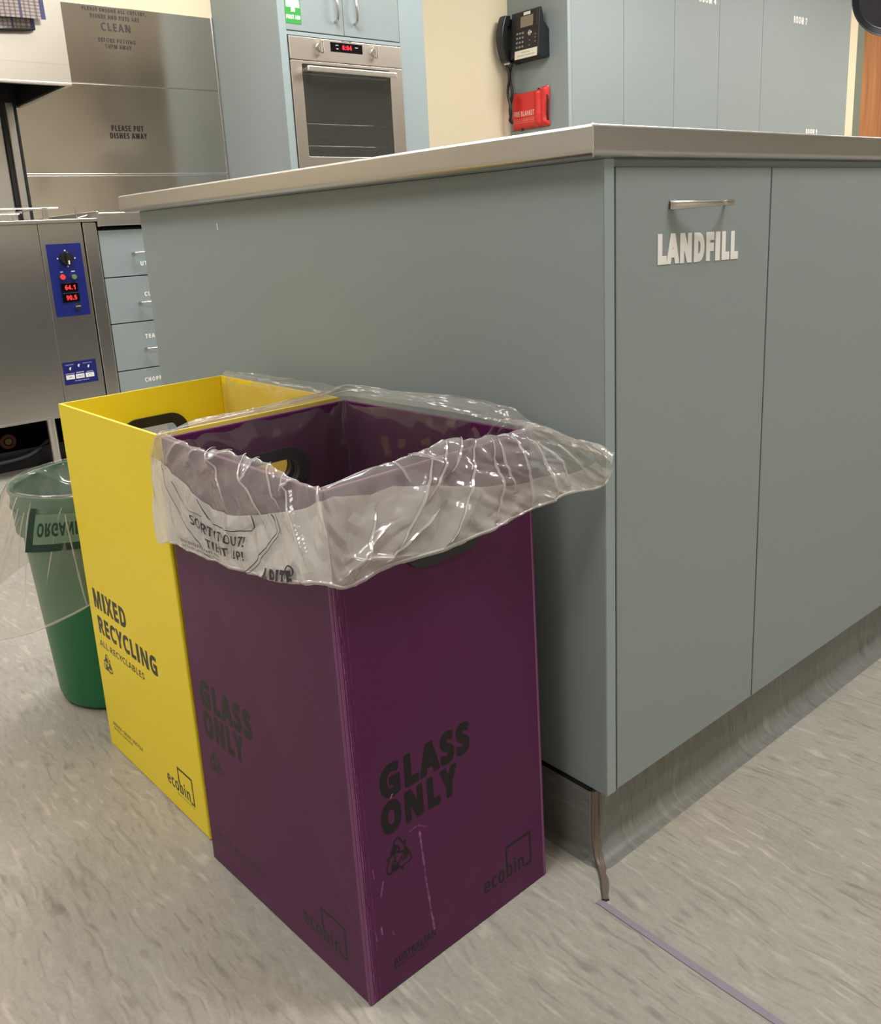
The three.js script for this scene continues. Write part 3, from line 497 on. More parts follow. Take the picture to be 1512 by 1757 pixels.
// ---- green bin and liner
const GC = V(-.245, 0, -.955), GR = .148, GH = .408;
{
  const t = thing('organics_bin', 'round dark green plastic organics bin behind the yellow bin', 'bin', [GC.x, 0, GC.z]);
  const prof = [[0, .004], [.112, .004], [.117, .008], [.120, .02], [.1365, .318], [.139, .325], [.146, .330], [.1465, GH - .01], [.149, GH - .006], [.149, GH - .001], [.147, GH], [.1445, GH - .002], [.1435, GH - .01], [.134, .31], [.116, .02], [0, .016]].map(p => new THREE.Vector2(...p));
  part('tub', new THREE.LatheGeometry(prof, 72), std({ color: 0x0b6a3c, roughness: .38 }), t, { world: false });
  part('collar_rib', new THREE.TorusGeometry(.1468, .0022, 8, 72).rotateX(Math.PI / 2).translate(0, .375, 0), std({ color: 0x0d4a2b, roughness: .35 }), t, { world: false });
  const R = (a, r, y) => V(GC.x + Math.cos(a) * r, y, GC.z + Math.sin(a) * r), st = [], N = 20;
  for (let i = 0; i < N; i++) {
    const a = i / N * Math.PI * 2, d = Math.PI / 180, left = Math.max(0, Math.cos(a - 183 * d)), fr = Math.max(0, Math.cos(a - 120 * d));
    const flare = .012 + .085 * left ** 2, hemY = .265 - .085 * left ** 1.3 + .0 * fr, toY = Math.sin(a) > .9 ? .8 : 1;
    st.push([R(a, .004, .335 + .02 * Math.cos(2 * a)), R(a, .05, .340), R(a, .105, .365), R(a, .138, GH - .012), R(a, GR - .001, GH + .004), R(a, GR + .006 + flare * .22, GH - .035), R(a, GR + .006 + flare * .62 * toY, (GH + hemY) / 2 - .01), R(a, GR + .004 + flare * toY, hemY)]);
  }
  const f = loft(st, true), disp = (s, q) => { const x = s * 30, e = Math.min(1, Math.abs(q - .571) * 9); const inn = q < .5; return e * ((inn ? .022 : .007) * (facet(x * .5 * (inn ? .6 : 1) + q * 2, q * 4, 95) - .5) + (inn ? .006 : .004) * (facet(x * 1.5 - q * 5, q * 11, 96) - .5)); };
  const b = thing('bin_liner', 'clear plastic liner billowing out over the round green bin', 'bin liner', [GC.x, .3, GC.z]);
  const b0 = part('bag', film(f, 260, 90, disp), GFILM, b);
  const GS = f(.3, .9).distanceTo(V(GC.x, f(.3, .9).y, GC.z)); const test = ribbon(f, disp, 1, .5, .85, .5, .9, .004, .01, 4); test.computeBoundingBox(); const gs = test.boundingBox.min.x < f(.5, .87).x - .006 ? 1 : -1;
  for (let i = 0; i < 9; i++) { const a = .27 + .28 * hash(i, 1, 97), b = .6 + .12 * hash(i, 2, 97); part('crease', ribbon(f, disp, gs, a, b, a + .05 * (hash(i, 3, 97) - .5), b + .12 + .22 * hash(i, 4, 97), .0034, .0012), PLEAT, b0); }
  part('hem_edge', ribbon(f, disp, gs, .2, .994, .62, .994, .0045, .001, 160), PLEAT, b0);
  const lt = canvasTex(1024, 300, (c, w, h) => { c.clearRect(0, 0, w, h); c.fillStyle = 'rgba(120,150,125,.55)'; c.fillRect(20, 40, w - 20, h - 70); c.fillStyle = '#0c2f1d'; c.fillRect(0, 0, 60, h); c.fillRect(0, h - 52, w, 52); c.save(); c.translate(0, h); c.scale(1, -1); txt(c, 'ORGANIC', 85, .36 * h, w * .40, .30 * h, '#10301f', 6); c.restore(); });
  const d = Math.PI / 180, a0 = 150, a1 = 85; const pos = [], uv = [], idx = [];
  for (let i = 0; i <= 60; i++) for (let j = 0; j <= 12; j++) { const a = (a0 + (a1 - a0) * i / 60) * d, y = .395 - j / 12 * .066; let lo = .58, hi = 1; const sE = ((a / (2 * Math.PI)) % 1 + 1) % 1; for (let k = 0; k < 24; k++) { const m = (lo + hi) / 2; if (f(sE, m).y > y) lo = m; else hi = m; } const p = f(sE, lo), o = V(p.x - GC.x, 0, p.z - GC.z).normalize(); p.addScaledVector(o, .0035); pos.push(p.x, p.y, p.z); uv.push(i / 60, 1 - j / 12); }
  for (let i = 0; i < 60; i++) for (let j = 0; j < 12; j++) { const a = i * 13 + j, c = a + 13; idx.push(a, a + 1, c, c, a + 1, c + 1); }
  const g = new THREE.BufferGeometry(); g.setAttribute('position', new THREE.Float32BufferAttribute(pos, 3)); g.setAttribute('uv', new THREE.Float32BufferAttribute(uv, 2)); g.setIndex(idx); g.computeVertexNormals();
  part('printed_band', g, std({ map: lt, transparent: true, roughness: .4, side: THREE.DoubleSide }), b, { label: 'dark green printed band with upside down lettering' });
}

// ------------------------------------------------------------------ back run: splashback, hood, dishwasher, drawers
const ZW = -3.27, ZF = -2.72;
{
  const t = thing('splashback', 'stainless steel splashback of three sheets with black lettering on the back wall', 'splashback', [.87, 1.4, ZW]);
  const s1 = part('steel_sheet', box(.40, 1.4495, ZW, 1.314, 1.752, ZW + .006, .0015), M.splash, t);
  const s2 = part('steel_sheet', box(.40, 1.0925, ZW, 1.314, 1.4475, ZW + .005, .0015), M.splash, t);
  part('steel_sheet', box(.40, .90, ZW, 1.314, 1.0905, ZW + .0035, .001), M.splash, t);
  part('joint_strip', box(.41, 1.083, ZW + .003, 1.314, 1.0945, ZW + .010, .003), M.chrome, t);
  part('edge_trim', box(1.306, .9, ZW + .002, 1.3155, 1.755, ZW + .010, .002), M.chrome, t);
  const L = (s, x0, x1, y0, h, m, p) => part('lettering', letters(s, x1 - x0, h, .012, .0006, .16).translate(x0, y0, ZW + .0068), m, p);
  L('PLEASE ENSURE ALL CUTLERY,', .737, 1.007, 1.727, .0165, M.vinylgrey, s1); L('DISHES AND POTS ARE', .766, .973, 1.7025, .0165, M.vinylgrey, s1);
  L('CLEAN', .806, .93, 1.657, .032, M.vinylgrey, s1); L('BEFORE PUTTING', .787, .945, 1.613, .0165, M.vinylgrey, s1); L('THEM AWAY', .814, .924, 1.59, .0165, M.vinylgrey, s1);
  L('PLEASE PUT', .793, .932, 1.265, .0235, M.vinylblack, s2); L('DISHES AWAY', .783, .944, 1.2345, .0235, M.vinylblack, s2);
}
{
  const t = thing('wall_panel', 'stainless steel wall panel with upright channel behind the dishwasher', 'wall panel', [.1, 1.1, ZW]);
  part('steel_sheet', box(-.9, .9, ZW, .355, 1.34, ZW + .006, .001), M.darksteel, t);
  part('upright_channel', box(.358, .86, ZW, .372, 1.36, ZW + .016, .002), M.black, t); part('upright_channel', box(.376, .86, ZW, .405, 1.36, ZW + .024, .004), M.steel, t); part('upright_channel', box(.409, .86, ZW, .420, 1.36, ZW + .012, .002), M.black, t);
}
{
  const t = thing('range_hood', 'large stainless steel exhaust hood above the dishwasher', 'range hood', [-.2, 1.34, -3]);
  const X1 = .438, Y = 1.343, Zf = -2.675;
  part('front_sheet', box(-1.0, Y, Zf - .004, X1, 2.3, Zf, .001), M.hood, t);
  part('side_sheet', box(X1 - .004, Y, ZW + .012, X1, 2.3, Zf - .004, .001), M.hood, t);
  part('side_sheet', box(-1.0, Y, ZW + .012, -.996, 2.3, Zf - .004, .001), M.hood, t);
  part('folded_lip', box(-1.0, Y - .003, Zf - .018, X1, Y + .006, Zf + .0015, .002), M.hood, t); part('folded_lip', box(X1 - .016, Y - .003, ZW + .012, X1 + .001, Y + .006, Zf - .018, .002), M.hood, t);
  part('inner_baffle', box(-.98, 1.52, ZW + .02, X1 - .02, 1.54, Zf - .02), M.black, t); part('inner_lining', box(-.98, Y + .008, ZW + .012, X1 - .02, 1.52, ZW + .02), M.black, t);
  part('inner_lining', box(X1 - .012, Y + .008, ZW + .02, X1 - .0055, 1.52, Zf - .02), M.black, t); part('inner_lining', box(-.98, Y + .008, Zf - .012, X1 - .02, 1.52, Zf - .0055), M.black, t);
  part('seam_strip', box(-1.0, 1.408, Zf - .001, X1 - .01, 1.4095, Zf + .0006), M.hood, t);
  part('towel_rail', tube([V(-.2, 1.76, Zf - .002), V(-.2, 1.76, Zf + .02), V(-.17, 1.76, Zf + .03), V(.3, 1.76, Zf + .03), V(.4, 1.76, Zf + .03), V(.425, 1.76, Zf + .02), V(.425, 1.76, Zf - .002)], .006, 80, 10), M.chrome, t);
}
// tea towel over the hood's rail
{
  const tt = canvasTex(512, 512, (c, w, h) => { c.fillStyle = '#a59a94'; c.fillRect(0, 0, w, h); const n = 22; for (let i = 0; i < n; i++) { const x = i / n * w; c.fillStyle = i % 7 === 3 ? 'rgba(58,60,100,.75)' : 'rgba(96,86,84,.6)'; c.fillRect(x, 0, w / n * (i % 7 === 3 ? .55 : .34), h); } for (let i = 0; i < n; i++) { c.fillStyle = 'rgba(84,76,82,.5)'; c.fillRect(0, i / n * h, w, h / n * .36); } c.fillStyle = 'rgba(62,66,104,.85)'; c.fillRect(w * .955, 0, w * .05, h); });
  const t = thing('tea_towel', 'checked blue grey tea towel folded over the rail on the exhaust hood', 'towel', [.2, 1.6, -2.645]);
  const sheet = (x0, x1, y0, y1, z, ph) => { const f = (s, q) => { const x = x0 + (x1 - x0) * s, y = y1 + (y0 - y1) * q; return V(x + .006 * q * (s > .9 ? 1 : 0), y - .01 * (1 - s) * q * ph, z + .005 * Math.sin(s * 9 + ph) * q); }; const g = film(f, 60, 30, () => 0), g2 = film(f, 60, 30, () => 0, .0025); return mergeGeometries([g, g2]); };
  const tm = std({ map: tt, roughness: .95, side: THREE.DoubleSide }), dm = std({ map: tt, color: 0x8a8690, roughness: .95, side: THREE.DoubleSide });
  part('front_layer', sheet(.02, .364, 1.537, 1.7665, -2.6365, 1), tm, t);
  part('back_layer', sheet(.02, .332, 1.506, 1.7665, -2.655, 2), tm, t);
  const fold = film((s, q) => V(.02 + .344 * s, 1.7665 + .008 * Math.sin(q * Math.PI), -2.655 + .0185 * q), 30, 8, () => 0); part('fold', fold, tm, t);
  part('fold_shadow_strip', tube([V(.02, 1.492, -2.655), V(.2, 1.4975, -2.654), V(.31, 1.5045, -2.6545), V(.333, 1.509, -2.655)], .0045, 40, 8), M.black, t, { label: 'black strip standing for the shadow along the fold' });  // black tube drawn in place of the shadow at the folded edge
}
// commercial dishwasher
{
  const Z = -2.70, t = thing('commercial_dishwasher', 'wide stainless commercial dishwasher with a blue control panel and red digits', 'dishwasher', [0, 0, -2.95]);
  const d1 = part('front_panel', box(-.75, .208, Z - .02, .2555, .885, Z, .002), M.darksteel, t);
  const d2 = part('control_column', box(.257, .208, Z - .02, .4065, .885, Z, .002), M.darksteel, t);
  part('side_frame', box(.412, .1995, ZW + .03, .4615, .884, Z - .001, .004), M.darksteel, t);
  part('body', box(-.745, .21, ZW + .04, .409, .88, Z - .022), M.carcass, t);
  part('top_plate', box(-.76, .8855, ZW + .03, .4635, .898, Z + .012, .003), M.steel, t);
  part('bottom_rail', box(-.75, .198, Z - .03, .409, .207, Z - .004, .002), M.steel, t);
  for (const x of [.215, -.7]) part('leg', cyl(V(x, 0, -2.77), V(x, .2, -2.77), .017, .017), M.steel, t);
  for (const x of [.38, -.7]) part('leg', cyl(V(x, 0, -3.1), V(x, .2, -3.1), .017, .017), M.steel, t);
  const bl = std({ color: 0x1c2575, roughness: .35 }), tilt = (g) => g;
  const cp = part('control_panel', extr(rrect(.121, .2545, .004, .3335, .6865), .0012).translate(0, 0, Z), bl, d2, { label: 'blue control panel' });
  const P = (x, y) => [x, y];
  part('knob', mergeGeometries([new THREE.CylinderGeometry(.0225, .024, .014, 40).rotateX(Math.PI / 2).translate(.336, .763, Z + .0085).toNonIndexed(), box(.330, .741, Z + .0155, .342, .785, Z + .026, .004)].map(g => { g.deleteAttribute('uv'); return g.index ? g.toNonIndexed() : g; })), M.blackplastic, cp, { label: 'black rotary knob' });
  part('knob_pointer', box(.3345, .7415, Z + .0255, .3395, .755, Z + .0268, .0006), M.white, cp);
  for (const [x, y] of [[.336, .7905], [.307, .763], [.367, .762], [.339, .7345]]) part('scale_mark', extr(rrect(.005, .0045, .001, x, y), .0004).translate(0, 0, Z + .0012), M.white, cp);
  part('push_button', cyl(V(.3135, .6985, Z + .001), V(.3135, .6985, Z + .008), .012, .0115), M.chrome, cp); part('push_button', cyl(V(.3135, .6985, Z + .0075), V(.3135, .6985, Z + .0105), .0092, .0085), std({ color: 0xe23b45, emissive: 0xd02028, emissiveIntensity: .35, roughness: .4 }), cp, { label: 'red push button' });
  part('push_button', cyl(V(.3535, .6965, Z + .001), V(.3535, .6965, Z + .008), .012, .0115), M.chrome, cp); part('push_button', cyl(V(.3535, .6965, Z + .0075), V(.3535, .6965, Z + .0105), .0085, .008), std({ color: 0x6f8a66, roughness: .35 }), cp, { label: 'pale green push button' });
  for (const [x, w] of [[.3135, .010], [.3535, .013]]) part('scale_mark', extr(rrect(w, .003, .0006, x, .7165), .0004).translate(0, 0, Z + .0012), M.white, cp);
  const red = std({ color: 0x401010, emissive: 0xff2a2a, emissiveIntensity: 1.6 });
  for (const [y, s] of [[.6605, '64.1'], [.6245, '90.5']]) { const ds = part('display', box(.302, y - .0165, Z + .0008, .363, y + .0165, Z + .004, .001), M.blackgloss, cp); part('digits', letters(s, .036, .0165, 0, .0004).translate(.3165, y - .008, Z + .0042), red, cp, { label: `red digits ${s}` }); }
  part('key_lock', cyl(V(.3525, .5915, Z + .001), V(.3525, .5915, Z + .007), .0122, .0112), M.chrome, cp); part('key_lock', box(.344, .5895, Z + .0069, .361, .5935, Z + .0085, .0005), M.darksteel, cp);
  const st = canvasTex(512, 360, (c, w, h) => { c.fillStyle = '#18206b'; c.fillRect(0, 0, w, h); c.fillStyle = '#e8e8ee'; for (const [x, y] of [[120, 110], [255, 75], [400, 105]]) { c.beginPath(); c.arc(x, y, 26, Math.PI * .6, Math.PI * 1.6); c.fill(); } txt(c, 'TEMPERATURE', 40, 40, 130, 12, '#c9cbe0', 0); txt(c, 'WASH CYCLE', 310, 40, 140, 12, '#c9cbe0', 0); txt(c, 'CLEAN FILTERS', 25, 178, 140, 14, '#dcdde8', 0); txt(c, 'IMPORTANT', 190, 172, 120, 18, '#fff', 0); txt(c, 'WASTE', 350, 178, 100, 14, '#dcdde8', 0); c.fillStyle = '#f2f2f4'; c.fillRect(30, 205, 130, 70); c.fillRect(180, 205, 130, 70); c.fillRect(330, 205, 130, 70); txt(c, 'ON', 70, 232, 50, 18, '#444', 0); txt(c, 'CHEMICALS', 195, 232, 100, 18, '#444', 0); c.strokeStyle = '#888'; c.lineWidth = 6; c.beginPath(); c.arc(395, 250, 26, Math.PI, 0); c.stroke(); txt(c, 'USE CORRECT PRODUCTS', 150, 300, 220, 14, '#c9cbe0', 0); });
  const ig = new THREE.BoxGeometry(.121, .0835, .0008).translate(.326, .3545, Z + .0006); part('instruction_sticker', ig, std({ map: st, roughness: .4 }), d2, { label: 'small dark blue instruction sticker' });
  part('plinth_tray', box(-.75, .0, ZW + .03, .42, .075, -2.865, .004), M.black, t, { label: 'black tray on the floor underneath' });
  part('back_shade_panel', box(-.75, .075, ZW + .03, .42, .2, ZW + .05), M.black, t);  // black sheet paints the shade in the void under the machine
  part('drain_hose', tube([V(-.3, .04, -2.83), V(-.05, .047, -2.835), V(.06, .045, -2.84), V(.15, .055, -2.85), V(.24, .09, -2.9)], .007, 60, 10), std({ color: 0x55555a, roughness: .5 }), t, { label: 'grey drain hose' });
  const v = part('drain_valve', new THREE.TorusGeometry(.022, .008, 12, 32).translate(.085, .112, -2.88), std({ color: 0x4a1a12, roughness: .6 }), t, { label: 'round red and yellow valve' }); part('valve_cap', cyl(V(.085, .112, -2.89), V(.085, .112, -2.873), .014, .012), std({ color: 0x5a4c1c, roughness: .6 }), v);
}
// rack lying on top of it
{
  const t = thing('wire_rack', 'bent steel wire rack on top of the dishwasher', 'rack', [.1, .898, -2.8]);
  part('long_wire', cyl(V(-.5, .9425, -2.75), V(.352, .9385, -2.75), .0028), M.satin, t); part('long_wire', cyl(V(-.5, .925, -2.86), V(.25, .925, -2.86), .0028), M.satin, t); part('long_wire', cyl(V(-.5, .935, -3.0), V(.3, .935, -3.0), .0028), M.satin, t);
  part('flat_foot', box(.295, .898, -2.753, .314, .9395, -2.7475, .001), M.satin, t); part('flat_foot', box(.226, .898, -2.863, .240, .927, -2.858, .001), M.satin, t); part('flat_foot', box(.27, .898, -3.003, .285, .937, -2.998, .001), M.satin, t);
  part('cross_wire', cyl(V(.30, .939, -2.75), V(.278, .935, -3.0), .0024), M.satin, t); part('cross_wire', cyl(V(.225, .925, -2.86), V(.225, .905, -2.86), .0024), M.satin, t);
  const r = thing('splash_rod', 'thin upright steel rod at the right end of the dishwasher top', 'rod', [.4145, .898, -2.75]); part('rod', mergeGeometries([cyl(V(.414, .898, -2.75), V(.4125, .941, -2.75), .0032), cyl(V(.414, .901, -2.75), V(.452, .9095, -2.752), .0022)]), M.satin, r);
}
// drawers under the far worktop
{
  const t = thing('drawer_unit', 'grey green four drawer unit with white lettering between the dishwasher and the oven cabinet', 'drawers', [.9, 0, -3]);
  const words = ['UTENSILS', 'CUTLERY', 'TEA TOWELS', 'CHOPPING BOARDS'], Y = [[.6845, .853], [.5135, .6805], [.335, .5095], [.1036, .331]], ty = [.7265, .6125, .4535, .288], hy = [.767, .583, .408, .215];
  part('carcass', box(.466, .1, ZW + .03, 1.316, .862, ZF - .01), M.carcass, t);
  Y.forEach(([a, b], i) => {
    const d = part('drawer', box(.4665, a, ZF - .005, 1.2, b, ZF + .014, .001), M.laminate, t);
    part('handle', tube([V(.585, hy[i], ZF + .012), V(.592, hy[i], ZF + .03), V(.62, hy[i], ZF + .042), V(.66, hy[i], ZF + .044), V(.70, hy[i], ZF + .042), V(.735, hy[i], ZF + .03), V(.742, hy[i], ZF + .012)], .0048, 40, 8), M.satin, d);
    part('lettering', letters(words[i], .0165 * words[i].length * .8, .0165, .03, .0006, .12).translate(i === 0 ? .609 : i === 1 ? .609 : i === 2 ? .59 : .566, ty[i] - .008, ZF + .0142), M.vinylwhite, d);
  });
  part('filler', box(1.203, .1, ZF - .005, 1.316, .853, ZF + .014, .001), M.laminate, t);
  part('kickboard', box(.466, 0, ZF - .05, 1.316, .098, ZF - .04), M.darksteel, t);
  const w = thing('worktop', 'narrow stainless worktop over the far drawers with a raised left end', 'worktop', [.9, .9, -3]);
  part('top_sheet', box(.468, .868, ZW + .006, 1.316, .908, ZF + .03, .006), M.steel, w); part('raised_end', box(.4635, .866, ZW + .006, .472, .922, ZF + .031, .003), M.steel, w); part('raised_front', box(.468, .9, ZF + .018, 1.316, .9165, ZF + .0305, .005), M.steel, w);
}
// tall oven cabinet
{
  const X0 = 1.317, X1 = 2.086, t = thing('oven_cabinet', 'tall grey green cabinet housing the oven with two small doors above', 'cabinet', [1.7, 0, -3]);
  part('side_panel', box(X0, 0, ZW + .002, X0 + .018, 2.32, ZF - .002, .0008), M.laminate, t); part('edge_strip', box(X0 + .0005, 0, ZF - .002, X0 + .0345, 2.32, ZF + .0006), M.edge, t);
  part('filler_panel', box(1.94, 0, ZW + .02, X1, 2.32, ZF - .004), M.laminate, t); part('filler_panel', box(1.9425, 0, ZF - .004, X1, 2.32, ZF + .0006, .0006), M.edge, t);
  part('rail', box(X0 + .035, 1.5935, ZF - .02, 1.942, 1.6075, ZF), M.edge, t); part('rail', box(X0 + .035, .2, ZF - .02, 1.942, .98, ZF), M.laminate, t);
  part('carcass', box(X0 + .018, .1, ZW + .01, 1.94, .98, ZF - .022), M.carcass, t); part('carcass', box(X0 + .018, 1.612, ZW + .01, 1.94, 2.32, ZF - .022), M.carcass, t);
  [[X0 + .036, 1.6385, 1.592], [1.6415, 1.9405, 1.692]].forEach(([a, b, hx], i) => {
    const d = part('door', box(a, 1.6115, ZF - .018, b, 2.3, ZF, .001), M.laminate, t);
    part('handle', tube([V(hx + .004 + i * .0, 1.663, ZF - .002), V(hx + .006, 1.666, ZF + .016), V(hx + .004, 1.69, ZF + .027), V(hx, 1.727, ZF + .031), V(hx, 1.765, ZF + .027), V(hx, 1.788, ZF + .016), V(hx, 1.791, ZF - .002)], .0058, 50, 10), M.satin, d, { label: 'bow handle' });
  });
  // first aid sign
  const sg = canvasTex(256, 384, (c, w, h) => { c.fillStyle = '#2f9a3c'; c.fillRect(0, 0, w, h); c.fillStyle = '#f1efe6'; c.fillRect(w * .38, h * .10, w * .26, h * .52); c.fillRect(w * .08, h * .24, w * .86, h * .24); txt(c, 'FIRST AID', w * .04, h * .73, w * .92, h * .12, '#f1efe6', 14); });
  const s = thing('first_aid_sign', 'green first aid sticker with a white cross on the cabinet door above the oven', 'sign', [1.39, 1.69, ZF]); part('sticker', new THREE.BoxGeometry(.074, .118, .0008).translate(1.3905, 1.695, ZF + .0006), std({ map: sg, roughness: .5 }), s);
}
// built in oven
{
  const t = thing('wall_oven', 'stainless built in oven with two knobs and a red clock', 'oven', [1.65, 1.3, -3]), A = 1.356, B = 1.939, Z = ZF + .006, st = M.hood.clone(); st.roughness = .36; st.bumpMap = brush; st.bumpScale = .00006; st.color.setRGB(.66, .60, .53);
  const cp = part('control_panel', box(A, 1.5005, ZF - .02, B, 1.5895, Z, .003), st, t);
  for (const x of [1.506, 1.789]) part('knob', mergeGeometries([new THREE.CylinderGeometry(.0165, .018, .008, 32).rotateX(Math.PI / 2).translate(x, 1.556, Z + .004).toNonIndexed(), box(x - .0065, 1.529, Z + .006, x + .0065, 1.5835, Z + .024, .005)].map(g => { g.deleteAttribute('uv'); return g; })), M.satin, cp, { label: 'steel knob with a raised grip' });
  part('display', box(1.559, 1.5425, Z - .001, 1.7255, 1.5805, Z + .0012, .0008), M.blackgloss, cp); part('digits', letters('8:04', .049, .018, .01, .0004).translate(1.619, 1.5535, Z + .0014), std({ color: 0x401010, emissive: 0xff2030, emissiveIntensity: 2 }), cp, { label: 'red clock digits 8:04' });
  for (const [s, x, y, w] of [['AUTO', 1.585, 1.567, .014], ['MIN', 1.588, 1.553, .01], ['TEMP', 1.685, 1.564, .016]]) part('lettering', letters(s, w, .004, 0, .0003).translate(x, y, Z + .0013), M.white, cp);
  part('lettering', letters('BUILT-IN', .05, .005, 0, .0003).translate(1.617, 1.5835, Z + .0002), M.vinylgrey, cp);
  const d = new THREE.Group(); d.name = 'door'; t.add(d); d.position.set(0, 0, 0);
  const fr = rrect(B - A, .474, .004, (A + B) / 2, 1.259); fr.holes.push(rrect(.465, .37, .01, 1.6395, 1.302, THREE.Path)); part('door_frame', extr(fr, .022, .001).translate(0, 0, Z - .023), st, d);
  part('glass', extr(rrect(.467, .372, .010, 1.6395, 1.302), .004).translate(0, 0, Z - .0055), phy({ color: 0xd8dad6, transmission: .97, thickness: 0, roughness: .03, ior: 2.2, specularIntensity: 1 }), d, { label: 'dark oven window' });
  part('glass_border', box(1.407, 1.442, Z - .012, 1.872, 1.487, Z - .006), M.blackgloss, d); part('glass_border', box(1.838, 1.118, Z - .012, 1.872, 1.487, Z - .006), M.blackgloss, d);
  part('handle', mergeGeometries([box(1.413, 1.4515, Z + .028, 1.880, 1.4735, Z + .04, .005), box(1.425, 1.455, Z - .002, 1.441, 1.47, Z + .03, .002), box(1.85, 1.455, Z - .002, 1.866, 1.47, Z + .03, .002)]), M.hood, d, { label: 'wide flat steel bar handle' });
  const cav = std({ color: 0x3a3c38, roughness: .4 });
  part('gap_shade_strip', mergeGeometries([box(A - .003, 1.4955, ZF - .014, B + .002, 1.5025, ZF + .001), box(A - .003, 1.02, ZF - .014, A + .004, 1.592, ZF - .004)]), M.black, t);  // black strips put the shade of the oven gaps into colour
  part('cavity', mergeGeometries([box(1.39, 1.06, -3.2, 1.4, 1.5, ZF - .025), box(1.88, 1.06, -3.2, 1.89, 1.5, ZF - .025), box(1.39, 1.06, -3.21, 1.89, 1.5, -3.2), box(1.39, 1.05, -3.2, 1.89, 1.06, ZF - .025), box(1.39, 1.49, -3.2, 1.89, 1.5, ZF - .025)]), cav, t);
  for (const y of [1.255, 1.165]) { const gs = [cyl(V(1.402, y, ZF - .04), V(1.878, y, ZF - .04), .003, .003, 10), cyl(V(1.402, y, -3.18), V(1.878, y, -3.18), .003, .003, 10)]; for (let i = 0; i < 14; i++) gs.push(cyl(V(1.42 + i * .034, y, ZF - .04), V(1.42 + i * .034, y, -3.18), .0016, .0016, 6)); part('oven_rack', mergeGeometries(gs), M.chrome, t); }
}
// ------------------------------------------------------------------ tall cupboards with room names
{
  const XS = 3.19, Z = -2.82, seams = [.0, .487, .98, 1.466, 1.987, 3.25];
  const labels = ['tall grey green cupboard with the telephone and fire blanket on its side', 'plain tall cupboard, second from the telephone', 'tall cupboard with room four lettering near the top', 'narrow plain cupboard to the right of the room four door', 'wide tall cupboard lettered room seven beside the wooden door'];
  for (let i = 0; i < 5; i++) {
    const t = thing('tall_cupboard', labels[i], 'cupboard', [XS + seams[i], 0, -3], 'tall cupboards along the back wall');
    const a = XS + seams[i], b = XS + seams[i + 1];
    if (i === 0) { part('side_panel', box(a, 0, ZW + .002, a + .018, 2.4, Z - .001, .0008), M.laminate, t); part('edge_strip', box(a + .0005, 0, Z - .001, a + .028, 2.4, Z + .001), M.edge, t); }
    const d = part('door', box(a + (i ? .0018 : .031), .08, Z - .018, b - .0018, 2.38, Z, .001), M.laminate, t);
    part('carcass', box(a + .019, .0, ZW + .004, b - .001, 2.4, Z - .02), M.carcass, t);
    const L = (s, x, y, w, h) => part('lettering', letters(s, w, h, .05, .001, .1).translate(x, y, Z + .0002), M.vinylwhite, d, { label: 'white letters' });
    if (i === 2) L('ROOM 4', 4.424, 2.066, .187, .045); if (i === 4) L('ROOM 7', 5.583, 2.055, .187, .047); if (i === 4) L('ROOM 9', 5.828, 1.325, .17, .034);
  }
}
// wooden door and frame at the right
{
  const Z = -2.82; struct('wall_return', box(6.442, 0, ZW, 6.565, CEIL, Z - .002, .001), M.cream, 'narrow cream wall beside the wooden door');
  struct('trim_1', box(6.567, 0, ZW, 6.69, 2.2, Z - .004, .003), M.frame, 'grey green door frame');
  const d = struct('door_1', box(6.696, 0, -2.90, 7.6, 2.15, -2.85, .002), M.wood, 'varnished wooden door');
  part('handle', mergeGeometries([cyl(V(7.5, 1.0, -2.85), V(7.5, 1.0, -2.80), .01, .01), cyl(V(7.51, 1.0, -2.80), V(7.4, 1.0, -2.80), .009, .008)]), M.satin, d, { world: false });
  struct('wall_door', box(7.6, 0, ZW, 8.4, CEIL, -2.85), M.cream, 'cream wall past the door');
}
